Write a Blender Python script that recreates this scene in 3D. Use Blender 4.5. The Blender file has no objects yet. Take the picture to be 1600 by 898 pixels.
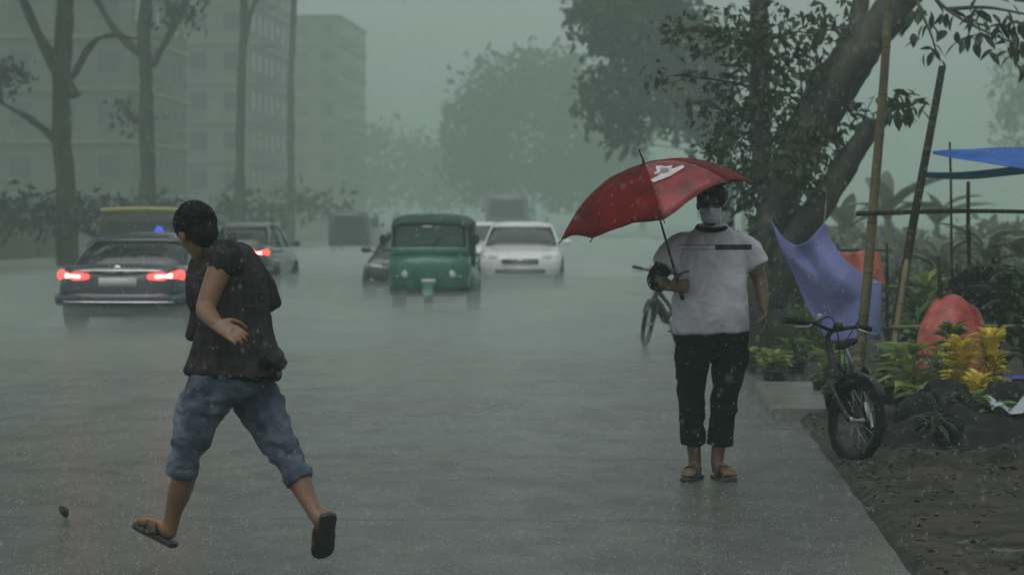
import bpy, bmesh, math, random
import numpy as np
from mathutils import Vector, Matrix, Quaternion, noise
R = math.radians
rnd = random.Random(7)
rng = np.random.default_rng(11)
scene = bpy.context.scene
COL = scene.collection

# ------------------------------------------------------------------ camera
F_PX, CAM_H = 4000.0, 1.45
VPX, HZ = 1026.0, 345.0                     # vanishing point of the road in the photograph
psi, theta = math.atan((VPX-800)/F_PX), math.atan((449-HZ)/F_PX)
fwd = Vector((-math.sin(psi)*math.cos(theta), math.cos(psi)*math.cos(theta), -math.sin(theta)))
rgt = Vector((math.cos(psi), math.sin(psi), 0))
upv = rgt.cross(fwd)
CAM = Vector((0, 0, CAM_H))
cd = bpy.data.cameras.new('camera'); cam = bpy.data.objects.new('camera', cd); COL.objects.link(cam)
cam.matrix_world = Matrix((rgt, upv, -fwd)).transposed().to_4x4()
cam.location = CAM
cd.sensor_width = 36; cd.lens = 36*F_PX/1600; cd.clip_end = 3000; cd.clip_start = .1
cd.dof.use_dof = True; cd.dof.focus_distance = 12.6; cd.dof.aperture_fstop = 4.5
scene.camera = cam
def at(u, v, d):
    return CAM + (fwd + rgt*((u-800)/F_PX) + upv*((449-v)/F_PX))*d
def gnd(u, v, z=0.0):
    dr = fwd + rgt*((u-800)/F_PX) + upv*((449-v)/F_PX)
    return CAM + dr*((z-CAM_H)/dr.z)
def depth(p): return (p-CAM).dot(fwd)

# ------------------------------------------------------------------ world, sun, exposure
SUN_EL, SUN_AZ = R(62), R(200)              # behind the camera, high; almost lost in cloud
w = bpy.data.worlds.new('World'); scene.world = w; w.use_nodes = True
nt = w.node_tree; nt.nodes.clear()
out = nt.nodes.new('ShaderNodeOutputWorld'); bg = nt.nodes.new('ShaderNodeBackground')
sky = nt.nodes.new('ShaderNodeTexSky'); sky.sky_type = 'NISHITA'; sky.sun_disc = False
sky.sun_elevation = SUN_EL; sky.sun_rotation = SUN_AZ; sky.air_density = 1.0; sky.dust_density = 6.0; sky.ozone_density = 1.0
hs = nt.nodes.new('ShaderNodeHueSaturation'); hs.inputs['Saturation'].default_value = .12
mx = nt.nodes.new('ShaderNodeMix'); mx.data_type = 'RGBA'; mx.inputs['Factor'].default_value = .7
mx.inputs['B'].default_value = (5.2, 5.6, 5.5, 1)          # even rain cloud
nt.links.new(sky.outputs[0], hs.inputs['Color']); nt.links.new(hs.outputs[0], mx.inputs['A'])
nt.links.new(mx.outputs['Result'], bg.inputs['Color']); bg.inputs['Strength'].default_value = .083
nt.links.new(bg.outputs[0], out.inputs['Surface'])
sd = bpy.data.lights.new('sun', 'SUN'); sun = bpy.data.objects.new('sun', sd); COL.objects.link(sun)
sd.energy = .5; sd.angle = R(50); sd.color = (1, .97, .93)
sun.rotation_euler = (R(90)-SUN_EL, 0, R(180)-SUN_AZ+R(0))
scene.view_settings.view_transform = 'Standard'; scene.view_settings.look = 'None'
scene.view_settings.gamma = 1; scene.view_settings.exposure = 0.24; scene.view_settings.use_curve_mapping = False
scene.render.engine = 'CYCLES'
cy = scene.cycles
cy.use_denoising = True; cy.max_bounces = 7; cy.diffuse_bounces = 3; cy.glossy_bounces = 3
cy.transmission_bounces = 4; cy.transparent_max_bounces = 8; cy.volume_bounces = 2
cy.sample_clamp_indirect = 4.0
HAZE_DENSITY = .0042

# ------------------------------------------------------------------ materials
def M(name, color, rough=.6, metal=0.0, var=.15, scale=5.0, bump=0.0, bscale=40.0, coat=0.0, emit=None, estr=0.0,
      color2=None, spec=.5, trans=0.0, stretch=(1, 1, 1)):
    m = bpy.data.materials.new(name); m.use_nodes = True
    n = m.node_tree.nodes; l = m.node_tree.links
    b = n['Principled BSDF']
    b.inputs['Roughness'].default_value = rough; b.inputs['Metallic'].default_value = metal
    b.inputs['Coat Weight'].default_value = coat; b.inputs['Coat Roughness'].default_value = .08
    b.inputs['Specular IOR Level'].default_value = spec
    tc = n.new('ShaderNodeTexCoord'); mp = n.new('ShaderNodeMapping'); mp.inputs['Scale'].default_value = stretch
    l.new(tc.outputs['Object'], mp.inputs['Vector'])
    nz = n.new('ShaderNodeTexNoise'); nz.inputs['Scale'].default_value = scale; nz.inputs['Detail'].default_value = 5
    l.new(mp.outputs[0], nz.inputs['Vector'])
    rp = n.new('ShaderNodeMix'); rp.data_type = 'RGBA'
    c1 = [max(0, c*(1-var)) for c in color[:3]]+[1]
    c2 = list(color2[:3])+[1] if color2 else [min(1, c*(1+var)) for c in color[:3]]+[1]
    rp.inputs['A'].default_value = c1; rp.inputs['B'].default_value = c2
    mr = n.new('ShaderNodeMapRange'); mr.inputs['From Min'].default_value = .35; mr.inputs['From Max'].default_value = .65
    l.new(nz.outputs['Fac'], mr.inputs['Value']); l.new(mr.outputs[0], rp.inputs['Factor'])
    l.new(rp.outputs['Result'], b.inputs['Base Color'])
    if bump:
        n2 = n.new('ShaderNodeTexNoise'); n2.inputs['Scale'].default_value = bscale; n2.inputs['Detail'].default_value = 6
        l.new(mp.outputs[0], n2.inputs['Vector'])
        bp = n.new('ShaderNodeBump'); bp.inputs['Strength'].default_value = bump; bp.inputs['Distance'].default_value = .02
        l.new(n2.outputs['Fac'], bp.inputs['Height']); l.new(bp.outputs[0], b.inputs['Normal'])
    if emit:
        b.inputs['Emission Color'].default_value = list(emit)+[1]; b.inputs['Emission Strength'].default_value = estr
    return m

def leaf_mat(name, c1, c2, rough=.4, trans=.35):
    m = bpy.data.materials.new(name); m.use_nodes = True
    n = m.node_tree.nodes; l = m.node_tree.links; b = n['Principled BSDF']; o = n['Material Output']
    g = n.new('ShaderNodeNewGeometry'); oi = n.new('ShaderNodeObjectInfo')
    ad = n.new('ShaderNodeMath'); ad.operation = 'ADD'; fr = n.new('ShaderNodeMath'); fr.operation = 'FRACT'
    l.new(g.outputs['Random Per Island'], ad.inputs[0]); l.new(oi.outputs['Random'], ad.inputs[1]); l.new(ad.outputs[0], fr.inputs[0])
    mix = n.new('ShaderNodeMix'); mix.data_type = 'RGBA'
    mix.inputs['A'].default_value = list(c1)+[1]; mix.inputs['B'].default_value = list(c2)+[1]
    l.new(fr.outputs[0], mix.inputs['Factor'])
    l.new(mix.outputs['Result'], b.inputs['Base Color']); b.inputs['Roughness'].default_value = rough
    t = n.new('ShaderNodeBsdfTranslucent'); l.new(mix.outputs['Result'], t.inputs['Color'])
    ms = n.new('ShaderNodeMixShader'); ms.inputs[0].default_value = trans
    l.new(b.outputs[0], ms.inputs[1]); l.new(t.outputs[0], ms.inputs[2]); l.new(ms.outputs[0], o.inputs['Surface'])
    return m

MAT = {
 'skin': M('skin', (.20, .105, .058), .38, var=.12, scale=12, bump=.1, bscale=60),
 'skin_shaded': M('skin_shaded', (.11, .062, .04), .45, var=.12, scale=12, bump=.1, bscale=60),  # skin colour darkened to carry the shade under the umbrella
 'hair': M('hair', (.004, .004, .0045), .55, var=.3, scale=30, bump=.5, bscale=120, stretch=(1, 1, .3), spec=.15),
 'shoe': M('sandal_rubber', (.018, .016, .015), .45, var=.3, bump=.2),
 'strap': M('sandal_strap', (.05, .025, .018), .5, var=.2),
 'black_cloth': M('black_cloth', (.004, .004, .005), .85, var=.3, bump=.25, bscale=80, spec=.08),
 'mask': M('mask_cloth', (.50, .53, .62), .8, var=.05, bump=.1, bscale=200),
 'bark': M('wet_bark', (.035, .032, .028), .6, var=.5, scale=3, bump=.9, bscale=9, stretch=(1, 1, .35)),
 'bark_far': M('bark_far', (.04, .036, .03), .8, var=.4, scale=2),
 'bamboo': M('bamboo', (.20, .15, .06), .4, var=.35, scale=2.0, bump=.15, color2=(.15, .18, .05)),
 'bamboo_dark': M('bamboo_dark', (.02, .016, .013), .6, var=.4, scale=3, spec=.2),
 'bamboo_red': M('bamboo_red', (.085, .055, .03), .45, var=.4, scale=2.2, color2=(.15, .13, .045)),
 'node': M('bamboo_node', (.07, .055, .025), .5),
 'tyre': M('tyre', (.006, .006, .006), .8, var=.3, bump=.3, bscale=90, spec=.15),
 'rim': M('rim_steel', (.32, .33, .33), .35, metal=.8),
 'blackmetal': M('black_metal', (.006, .006, .007), .4, var=.2, spec=.3),
 'chrome': M('chrome', (.75, .77, .78), .15, metal=1, var=.03),
 'glass': M('dark_glass', (.02, .026, .028), .06, var=.1, spec=.7),
 'glass_pale': M('pale_glass', (.012, .045, .035), .18, var=.1),
 'plate': M('plate', (.6, .62, .62), .5, var=.05),
 'navy': M('navy_paint', (.008, .014, .036), .25, var=.1, coat=1),
 'grey_paint': M('grey_paint', (.12, .125, .13), .3, var=.06, coat=.8),
 'dark_paint': M('dark_paint', (.03, .032, .035), .3, var=.1, coat=.8),
 'white_paint': M('white_paint', (.86, .87, .86), .3, var=.03, coat=.8),
 'green_paint': M('green_paint', (.010, .13, .085), .35, var=.25, scale=4, coat=.4),
 'green_canvas': M('green_canvas', (.006, .045, .035), .6, var=.3, bump=.3, bscale=15),
 'olive': M('olive_paint', (.075, .08, .045), .45, var=.15),
 'yellow': M('yellow_paint', (.55, .50, .16), .5, var=.1),
 'blue_lamp': M('blue_lamp', (.05, .08, .5), .3, emit=(.1, .15, 1), estr=.5),
 'tail_lit': M('tail_lit', (.6, .03, .03), .25, emit=(1, .06, .05), estr=2.6, var=.05),
 'tail_core': M('tail_core', (.8, .3, .3), .25, emit=(1, .35, .33), estr=5, var=.05),
 'tail_off': M('tail_off', (.14, .02, .02), .25, emit=(1, .05, .04), estr=.01, var=.05),
 'lamp': M('headlamp', (.6, .63, .63), .15, var=.04),
 'lamp_on': M('headlamp_lit', (.7, .75, .75), .15, emit=(.85, 1, .95), estr=1.2),
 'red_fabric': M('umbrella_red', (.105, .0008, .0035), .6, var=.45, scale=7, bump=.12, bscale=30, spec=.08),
 'red_highlight': M('umbrella_highlight_panel', (.20, .012, .016), .4, var=.4, scale=8, bump=.12, bscale=30),  # paler red puts the highlight of one folded panel into the colour
 'emblem': M('emblem_white', (.62, .55, .57), .6, var=.15, scale=20),
 'emblem_grey': M('emblem_grey', (.22, .23, .25), .6, var=.15, scale=20),
 'blue_tarp': M('blue_tarp', (.004, .09, .42), .5, var=.25, scale=4, bump=.25, bscale=8, spec=.2),
 'lblue_tarp': M('light_blue_tarp', (.06, .30, .55), .4, var=.2, scale=4),
 'purple_tarp': M('periwinkle_tarp', (.16, .18, .40), .6, var=.15, scale=3, bump=.15, bscale=7, spec=.2),
 'black_tarp': M('black_tarp', (.006, .006, .007), .55, var=.35, scale=4, bump=.5, bscale=12, spec=.2),
 'pale_sheet': M('pale_sheet', (.35, .40, .43), .3, var=.2, bump=.3),
 'red_plastic': M('red_plastic', (.38, .035, .04), .4, var=.3, scale=9, color2=(.52, .10, .08), bump=.3, bscale=14),
 'salmon': M('salmon_cloth', (.55, .14, .11), .5, var=.25, scale=8),
 'terracotta': M('terracotta', (.16, .07, .045), .7, var=.25),
 'plastic_black': M('nursery_bag', (.02, .02, .02), .45, var=.3),
 'blue_bucket': M('blue_bucket', (.05, .07, .38), .35, var=.12),
 'soil': M('soil', (.05, .038, .028), .7, var=.4, scale=20, bump=.6),
 'concrete': M('wet_concrete', (.16, .16, .15), .35, var=.25, scale=2.5, bump=.35, bscale=12),
 'wall_grey': M('plaster_grey', (.10, .098, .092), .8, var=.2, scale=.6),
 'wall_pale': M('plaster_pale', (.14, .136, .128), .8, var=.2, scale=.6),
 'leaf_near': leaf_mat('leaf_near', (.012, .026, .014), (.03, .055, .028)),
 'leaf_mid': leaf_mat('leaf_mid', (.018, .034, .022), (.075, .10, .07)),
 'leaf_far': leaf_mat('leaf_far', (.02, .03, .02), (.05, .065, .045)),
 'leaf_green': leaf_mat('leaf_green', (.05, .12, .03), (.14, .24, .07)),
 'leaf_lime': leaf_mat('leaf_lime', (.16, .24, .05), (.34, .40, .12)),
 'leaf_yellow': leaf_mat('leaf_yellow', (.55, .42, .03), (.78, .66, .10)),
 'leaf_brown': leaf_mat('leaf_brown', (.012, .010, .010), (.035, .026, .022)),
 'leaf_hazed': leaf_mat('leaf_hazed', (.09, .12, .085), (.20, .23, .17)),  # leaf colour lightened so distant plants look hazy
 'leaf_red': leaf_mat('leaf_red', (.35, .05, .05), (.5, .14, .1)),
 'white_flower': leaf_mat('white_flower', (.5, .5, .48), (.65, .62, .6)),
}

# ------------------------------------------------------------------ object helpers
def obj(name, me, mat=None, parent=None, smooth=True):
    if isinstance(me, bmesh.types.BMesh):
        b = me; me = bpy.data.meshes.new(name); bmesh.ops.recalc_face_normals(b, faces=b.faces[:]); b.to_mesh(me); b.free()
    o = bpy.data.objects.new(name, me); COL.objects.link(o)
    if mat is not None:
        me.materials.clear(); me.materials.append(MAT[mat] if isinstance(mat, str) else mat)
    if smooth and len(me.polygons): me.polygons.foreach_set('use_smooth', [True]*len(me.polygons))
    if parent is not None: o.parent = parent
    return o
def tag(o, label=None, cat=None, group=None, kind=None):
    if label: o['label'] = label
    if cat: o['category'] = cat
    if group: o['group'] = group
    if kind: o['kind'] = kind
    return o
def thing(name, label, cat, loc=(0, 0, 0), rz=0.0, group=None):
    o = bpy.data.objects.new(name, None); COL.objects.link(o)
    o.location = loc; o.rotation_euler = (0, 0, rz); o.empty_display_size = .2
    return tag(o, label, cat, group)
def copy_tree(o, parent=None):
    c = o.copy(); COL.objects.link(c); c.parent = parent
    for ch in list(o.children): copy_tree(ch, c)
    return c
V = Vector
def BM(): return bmesh.new()
def box(bm, c, s, bev=0.0, rot=None):
    mt = Matrix.Translation(V(c)) @ (rot.to_4x4() if rot else Matrix.Identity(4)) @ Matrix.Diagonal((s[0], s[1], s[2], 1))
    r = bmesh.ops.create_cube(bm, size=1, matrix=mt)
    if bev:
        es = list({e for v in r['verts'] for e in v.link_edges})
        bmesh.ops.bevel(bm, geom=es, offset=bev, segments=2, affect='EDGES', clamp_overlap=True)
    return bm
def ell(bm, c, r, rot=None, seg=20):
    mt = Matrix.Translation(V(c)) @ (rot.to_4x4() if rot else Matrix.Identity(4)) @ Matrix.Diagonal((r[0], r[1], r[2], 1))
    bmesh.ops.create_uvsphere(bm, u_segments=seg, v_segments=max(6, seg*2//3), radius=1, matrix=mt); return bm
def catmull(P, k):
    if k <= 1 or len(P) < 3: return P
    o = []
    n = len(P)
    for i in range(n-1):
        a, b, c, d = P[max(i-1, 0)], P[i], P[i+1], P[min(i+2, n-1)]
        for j in range(k):
            t = j/k
            o.append(tuple(.5*((2*b[q])+(-a[q]+c[q])*t+(2*a[q]-5*b[q]+4*c[q]-d[q])*t*t+(-a[q]+3*b[q]-3*c[q]+d[q])*t**3) for q in range(len(a))))
    o.append(tuple(P[-1])); return o
def tube(bm, pts, rad, n=12, k=4, ref=None, cap=.5):
    """tapered tube along pts; rad entries are r or (ra, rb) with ra along ref"""
    P = []
    for p, r in zip(pts, rad):
        ra, rb = (r if isinstance(r, (tuple, list)) else (r, r)); P.append((p[0], p[1], p[2], ra, rb))
    P = catmull(P, k)
    pos = [V(p[:3]) for p in P]; rings = []
    u = None
    for i, p in enumerate(pos):
        t = (pos[min(i+1, len(pos)-1)]-pos[max(i-1, 0)])
        t = t.normalized() if t.length > 1e-9 else V((0, 0, 1))
        if ref is not None: u = V(ref)-t*V(ref).dot(t)
        elif u is None: u = t.orthogonal()
        else: u = u-t*u.dot(t)
        if u.length < 1e-6: u = t.orthogonal()
        u.normalize(); w_ = t.cross(u)
        def ring(c, f): return [bm.verts.new(c+u*(math.cos(a)*P[i][3]*f)+w_*(math.sin(a)*P[i][4]*f)) for a in [2*math.pi*q/n for q in range(n)]]
        rm = min(P[i][3], P[i][4])*cap
        if i == 0 and cap: rings.append(ring(p-t*rm, .45)); rings.append(ring(p-t*rm*.6, .8))
        rings.append(ring(p, 1))
        if i == len(pos)-1 and cap: rings.append(ring(p+t*rm*.6, .8)); rings.append(ring(p+t*rm, .45))
    for a, b in zip(rings, rings[1:]):
        for q in range(n): bm.faces.new((a[q], a[(q+1) % n], b[(q+1) % n], b[q]))
    bm.faces.new(list(reversed(rings[0]))); bm.faces.new(rings[-1])
    return bm
def remesh(bm, voxel, smooth=4, fac=.5):
    me = bpy.data.meshes.new('tmp'); bmesh.ops.recalc_face_normals(bm, faces=bm.faces[:]); bm.to_mesh(me); bm.free()
    o = bpy.data.objects.new('tmp', me); COL.objects.link(o)
    r = o.modifiers.new('r', 'REMESH'); r.mode = 'VOXEL'; r.voxel_size = voxel
    if smooth:
        s = o.modifiers.new('s', 'SMOOTH'); s.iterations = smooth; s.factor = fac
    dg = bpy.context.evaluated_depsgraph_get()
    res = bpy.data.meshes.new_from_object(o.evaluated_get(dg))
    bpy.data.objects.remove(o); bpy.data.meshes.remove(me)
    return res
def wrinkle(me, amp, scale, stretch=(1, 1, 1), seed=0.0, ridged=True, mask=None):
    nv = len(me.vertices); co = np.empty(nv*3); no = np.empty(nv*3)
    me.vertices.foreach_get('co', co); me.vertices.foreach_get('normal', no); co = co.reshape(-1, 3); no = no.reshape(-1, 3)
    for i in range(nv):
        x, y, z = co[i]
        q = V((x*scale*stretch[0]+seed, y*scale*stretch[1], z*scale*stretch[2]))
        q += V((noise.noise(q*.7), noise.noise(q*.7+V((9, 0, 0))), noise.noise(q*.7+V((0, 7, 0)))))*.6
        n_ = noise.noise(q)
        h = (1-abs(n_)*2.2) if ridged else n_
        h += .4*noise.noise(q*2.3)
        co[i] += no[i]*(amp*(h-.35)*(mask(z) if mask else 1))
    me.vertices.foreach_set('co', co.ravel()); me.update()
def lathe(bm, prof, n=20, c=(0, 0, 0), axis='Z'):
    rings = []
    for r, z in prof:
        rg = []
        for q in range(n):
            a = 2*math.pi*q/n
            p = (math.cos(a)*r, math.sin(a)*r, z) if axis == 'Z' else (z, math.cos(a)*r, math.sin(a)*r)
            rg.append(bm.verts.new(V(c)+V(p)))
        rings.append(rg)
    for a, b in zip(rings, rings[1:]):
        for q in range(n): bm.faces.new((a[q], a[(q+1) % n], b[(q+1) % n], b[q]))
    return bm
def grid_sheet(f, nu, nv, thick=.004):
    """f(u,v)->Vector; sheet with a little thickness"""
    bm = BM(); g = [[bm.verts.new(f(i/nu, j/nv)) for j in range(nv+1)] for i in range(nu+1)]
    for i in range(nu):
        for j in range(nv): bm.faces.new((g[i][j], g[i+1][j], g[i+1][j+1], g[i][j+1]))
    if thick:
        bm.normal_update()
        bmesh.ops.solidify(bm, geom=bm.faces[:], thickness=thick)
    return bm
def leaves_mesh(pos, dirs, size, width=.42, seed=0, fold=.25):
    """many leaf blades (6 verts, 4 tris each) as one mesh"""
    r = np.random.default_rng(seed); n = len(pos); pos = np.asarray(pos, float); d = np.asarray(dirs, float)
    d /= np.linalg.norm(d, axis=1, keepdims=True)+1e-9
    a = r.normal(size=(n, 3)); s = np.cross(d, a); s /= np.linalg.norm(s, axis=1, keepdims=True)+1e-9
    nn = np.cross(s, d); L = (np.asarray(size)*r.uniform(.65, 1.3, n))[:, None]; W = L*width*.5
    b = pos; t = pos+d*L-nn*L*.12
    m1 = pos+d*L*.45+nn*L*.05
    l1 = pos+d*L*.4+s*W+nn*L*fold*.5; r1 = pos+d*L*.4-s*W+nn*L*fold*.5
    vs = np.stack([b, l1, m1, r1, t], 1).reshape(-1, 3)
    f = np.array([[0, 2, 1], [0, 3, 2], [1, 2, 4], [2, 3, 4]])
    fs = (f[None]+np.arange(n)[:, None, None]*5).reshape(-1, 3)
    me = bpy.data.meshes.new('leaves'); me.from_pydata(vs.tolist(), [], fs.tolist()); me.update(); return me

# ------------------------------------------------------------------ ground, road, verge
def plane(name, x0, x1, y0, y1, z, mat):
    me = bpy.data.meshes.new(name)
    me.from_pydata([(x0, y0, z), (x1, y0, z), (x1, y1, z), (x0, y1, z)], [], [(0, 1, 2, 3)])
    return tag(obj(name, me, mat, smooth=False), kind='structure')
def road_material():
    m = bpy.data.materials.new('wet_road'); m.use_nodes = True
    n = m.node_tree.nodes; l = m.node_tree.links; b = n['Principled BSDF']
    tc = n.new('ShaderNodeTexCoord'); pos = tc.outputs['Object']
    def noisef(scale, det, st=(1, 1, 1), rough=.55):
        mp = n.new('ShaderNodeMapping'); mp.inputs['Scale'].default_value = st; l.new(pos, mp.inputs['Vector'])
        z = n.new('ShaderNodeTexNoise'); z.inputs['Scale'].default_value = scale; z.inputs['Detail'].default_value = det; z.inputs['Roughness'].default_value = rough
        l.new(mp.outputs[0], z.inputs['Vector']); return z.outputs['Fac']
    def rmap(x, a, b_, c, d):
        r = n.new('ShaderNodeMapRange'); r.inputs['From Min'].default_value = a; r.inputs['From Max'].default_value = b_
        r.inputs['To Min'].default_value = c; r.inputs['To Max'].default_value = d; l.new(x, r.inputs['Value']); return r.outputs[0]
    def math_(op, a, b_):
        q = n.new('ShaderNodeMath'); q.operation = op
        for i, x in enumerate((a, b_)):
            if isinstance(x, (int, float)): q.inputs[i].default_value = x
            else: l.new(x, q.inputs[i])
        return q.outputs[0]
    big = noisef(.45, 4, (1, .5, 1)); mid = noisef(3.0, 5, (1, .6, 1)); fine = noisef(38, 5); grit = noisef(130, 3)
    pud = rmap(math_('ADD', big, math_('MULTIPLY', mid, .35)), .58, .74, 0, 1)      # standing water
    mix = n.new('ShaderNodeMix'); mix.data_type = 'RGBA'
    mix.inputs['A'].default_value = (.045, .046, .044, 1); mix.inputs['B'].default_value = (.135, .135, .128, 1)
    l.new(rmap(math_('ADD', math_('MULTIPLY', mid, .5), math_('MULTIPLY', grit, .5)), .36, .64, 0, 1), mix.inputs['Factor'])
    # worn joints across the old concrete: dark irregular lines
    sp = n.new('ShaderNodeSeparateXYZ'); l.new(pos, sp.inputs[0])
    wob = math_('MULTIPLY', math_('SUBTRACT', noisef(2.2, 4, (1, .2, 1)), .5), .35)
    yy = math_('ADD', sp.outputs['Y'], wob); tot = None
    for y0, wd in ((12.35, .055), (15.6, .075), (18.9, .05), (9.9, .05), (22.3, .06)):
        d_ = math_('ABSOLUTE', math_('SUBTRACT', yy, y0), 0)
        q = rmap(d_, wd*.4, wd, 1, 0); tot = q if tot is None else math_('MAXIMUM', tot, q)
    tot = math_('MULTIPLY', tot, rmap(noisef(1.0, 3, (1, .3, 1)), .42, .60, 0, .65))
    m2 = n.new('ShaderNodeMix'); m2.data_type = 'RGBA'; l.new(mix.outputs['Result'], m2.inputs['A'])
    m2.inputs['B'].default_value = (.016, .015, .014, 1); l.new(tot, m2.inputs['Factor'])
    l.new(m2.outputs['Result'], b.inputs['Base Color'])
    l.new(rmap(pud, 0, 1, .30, .15), b.inputs['Roughness'])
    ht = math_('ADD', math_('MULTIPLY', fine, .9), math_('MULTIPLY', mid, 1.5)); ht = math_('SUBTRACT', ht, math_('MULTIPLY', tot, .7))
    # ring ripples and stipple of falling drops
    vo = n.new('ShaderNodeTexVoronoi'); vo.inputs['Scale'].default_value = 9; l.new(pos, vo.inputs['Vector'])
    rip = n.new('ShaderNodeMath'); rip.operation = 'SINE'; l.new(math_('MULTIPLY', vo.outputs['Distance'], 42), rip.inputs[0])
    rip2 = math_('MULTIPLY', rip.outputs[0], rmap(vo.outputs['Distance'], 0, .45, .22, 0))
    ht = math_('ADD', ht, rip2)
    bp = n.new('ShaderNodeBump'); bp.inputs['Distance'].default_value = .022
    l.new(rmap(pud, 0, 1, 1.0, .8), bp.inputs['Strength']); l.new(ht, bp.inputs['Height']); l.new(bp.outputs[0], b.inputs['Normal'])
    return m
MAT['road'] = road_material()
MAT['mud'] = M('wet_mud', (.018, .014, .011), .7, var=.45, scale=4.5, bump=1.0, bscale=22, color2=(.050, .041, .034), stretch=(.6, 1.3, 1), spec=.25)
MAT['ground'] = M('far_ground', (.06, .055, .045), .7, var=.3, scale=.3)
ROAD_L, ROAD_R = -16.5, 1.0
plane('ground', -600, 600, -20, 900, -.09, 'ground')
def road_edge(y): return ROAD_R + .015*noise.noise(V((y*.55, 3.3, 0))) + .015*noise.noise(V((y*2.1, 9.3, 0)))
# road sheet, right edge broken by mud
ys = [-15+i*.35 for i in range(250)]+[80+i*20 for i in range(41)]
vs = []; fs = []
for y in ys:
    vs += [(ROAD_L, y, 0), (-6, y, 0), (ROAD_R+.35, y, 0), (ROAD_R+.35, y, -.08), (ROAD_L, y, -.08)]
for i in range(len(ys)-1):
    a = i*5; b = a+5
    fs += [(a, a+1, b+1, b), (a+1, a+2, b+2, b+1), (a+2, a+3, b+3, b+2), (a+4, a, b, b+4)]
me = bpy.data.meshes.new('road'); me.from_pydata(vs, [], fs)
tag(obj('road', me, 'road', smooth=False), kind='structure')
# muddy verge on the right: an uneven sheet that laps over the broken road edge
def verge_z(x, y):
    e = x-road_edge(y)
    z = -.03 + .07*min(1, max(0, e/.10))
    q = V((x, y, 0))
    amp = min(1, max(0, (e-.04)/.45))
    z += amp*(.05*noise.noise(q*1.1)+.034*noise.noise(V((q.x*2, q.y*4.5, 0)))+.024*noise.noise(q*9)+.012*noise.noise(q*21))
    ridge = math.exp(-((y-14.6-.25*noise.noise(q*.9))/.5)**2)*min(1, max(0, (x-1.15)/.3))   # churned soil bank in front of the bicycle
    z += ridge*(.065+.07*noise.noise(V((q.x*3, q.y*6, 3)))+.05*noise.noise(q*11)+.03*noise.noise(q*23))
    return z
nx, ny = 150, 520
xs = [.75+(i/nx)**1.6*14 for i in range(nx+1)]; yv = [6+(j/ny)**1.7*84 for j in range(ny+1)]
vs = [(x, y, verge_z(x, y)) for y in yv for x in xs]
fs = [(j*(nx+1)+i, j*(nx+1)+i+1, (j+1)*(nx+1)+i+1, (j+1)*(nx+1)+i) for j in range(ny) for i in range(nx)]
me = bpy.data.meshes.new('verge'); me.from_pydata(vs, [], fs)
tag(obj('verge', me, 'mud'), kind='structure')
plane('field', 14, 300, 4, 700, -.05, 'ground')
# left pavement with kerb
bm = BM(); box(bm, (ROAD_L-.09, 300, .05), (.18, 640, .2), .02)
tag(obj('kerb', bm, 'concrete', smooth=False), kind='structure')
bm = BM(); box(bm, (ROAD_L-3.2, 300, .03), (6.04, 640, .16))
tag(obj('pavement', bm, 'concrete', smooth=False), kind='structure')
# clods and pebbles on the verge
bm = BM()
for i in range(700):
    y = rnd.uniform(9.5, 19); x = road_edge(y)+abs(rnd.gauss(0, .9))+.02
    if rnd.random() < .45: y = rnd.gauss(14.6, .45); x = rnd.uniform(1.05, 4.2)
    r = rnd.choice((.004, .005, .006, .008, .014))*rnd.uniform(.7, 1.3)
    c = V((x, y, verge_z(x, y)+r*.3))
    bmesh.ops.create_icosphere(bm, subdivisions=1, radius=r, matrix=Matrix.Translation(c) @ Matrix.Diagonal((rnd.uniform(.8, 1.5), rnd.uniform(.8, 1.4), rnd.uniform(.5, .9), 1)))
tag(obj('clods', bm, 'soil'), 'loose soil clods and pebbles scattered on the muddy verge', 'soil', kind='stuff')

# rain water standing in the low spots of the verge
MAT['puddle'] = M('muddy_water', (.03, .026, .021), .07, var=.3, scale=2, bump=.25, bscale=45)
plane('puddle', 1.12, 6, 8.5, 13.9, .012, 'puddle')
plane('puddle', 1.12, 6, 15.2, 19.5, .012, 'puddle')
# leaf litter and bits of rubbish trodden into the mud
lp_ = []
for i in range(1100):
    y = rnd.uniform(9.5, 20); x = road_edge(y)+.03+abs(rnd.gauss(0, 1.0))
    if rnd.random() < .5: y = rnd.gauss(14.5, .5); x = rnd.uniform(1.1, 4.3)
    lp_.append((x, y, max(.014, verge_z(x, y)+.006)))
ld_ = rng.normal(size=(len(lp_), 3)); ld_[:, 2] *= .25
MAT['litter'] = leaf_mat('litter', (.012, .010, .008), (.10, .085, .06), .6, .1)
tag(obj('leaf_litter', leaves_mesh(lp_, ld_, rng.uniform(.02, .07, len(lp_)), .5, 5), 'litter', smooth=False), 'sodden leaf litter scattered over the mud', 'litter', kind='stuff')
# ------------------------------------------------------------------ haze
HB = dict(z0=-1.2, z1=31)
bm = BM(); box(bm, (0, 440, (HB['z0']+HB['z1'])/2), (1212, 932, HB['z1']-HB['z0']))
def vol_mat(name, col, dens, aniso=.2):
    m = bpy.data.materials.new(name); m.use_nodes = True; n = m.node_tree.nodes; n.remove(n['Principled BSDF'])
    pv = n.new('ShaderNodeVolumePrincipled'); pv.inputs['Color'].default_value = list(col)+[1]
    pv.inputs['Density'].default_value = dens; pv.inputs['Anisotropy'].default_value = aniso
    m.node_tree.links.new(pv.outputs[0], n['Material Output'].inputs['Volume']); return m
MAT['haze'] = vol_mat('rain_haze', (.74, .94, .86), HAZE_DENSITY)
MAT['spray'] = vol_mat('spray', (.90, .97, .94), .30)
MAT['mist'] = vol_mat('splash_mist', (.84, .98, .925), .085)
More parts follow.
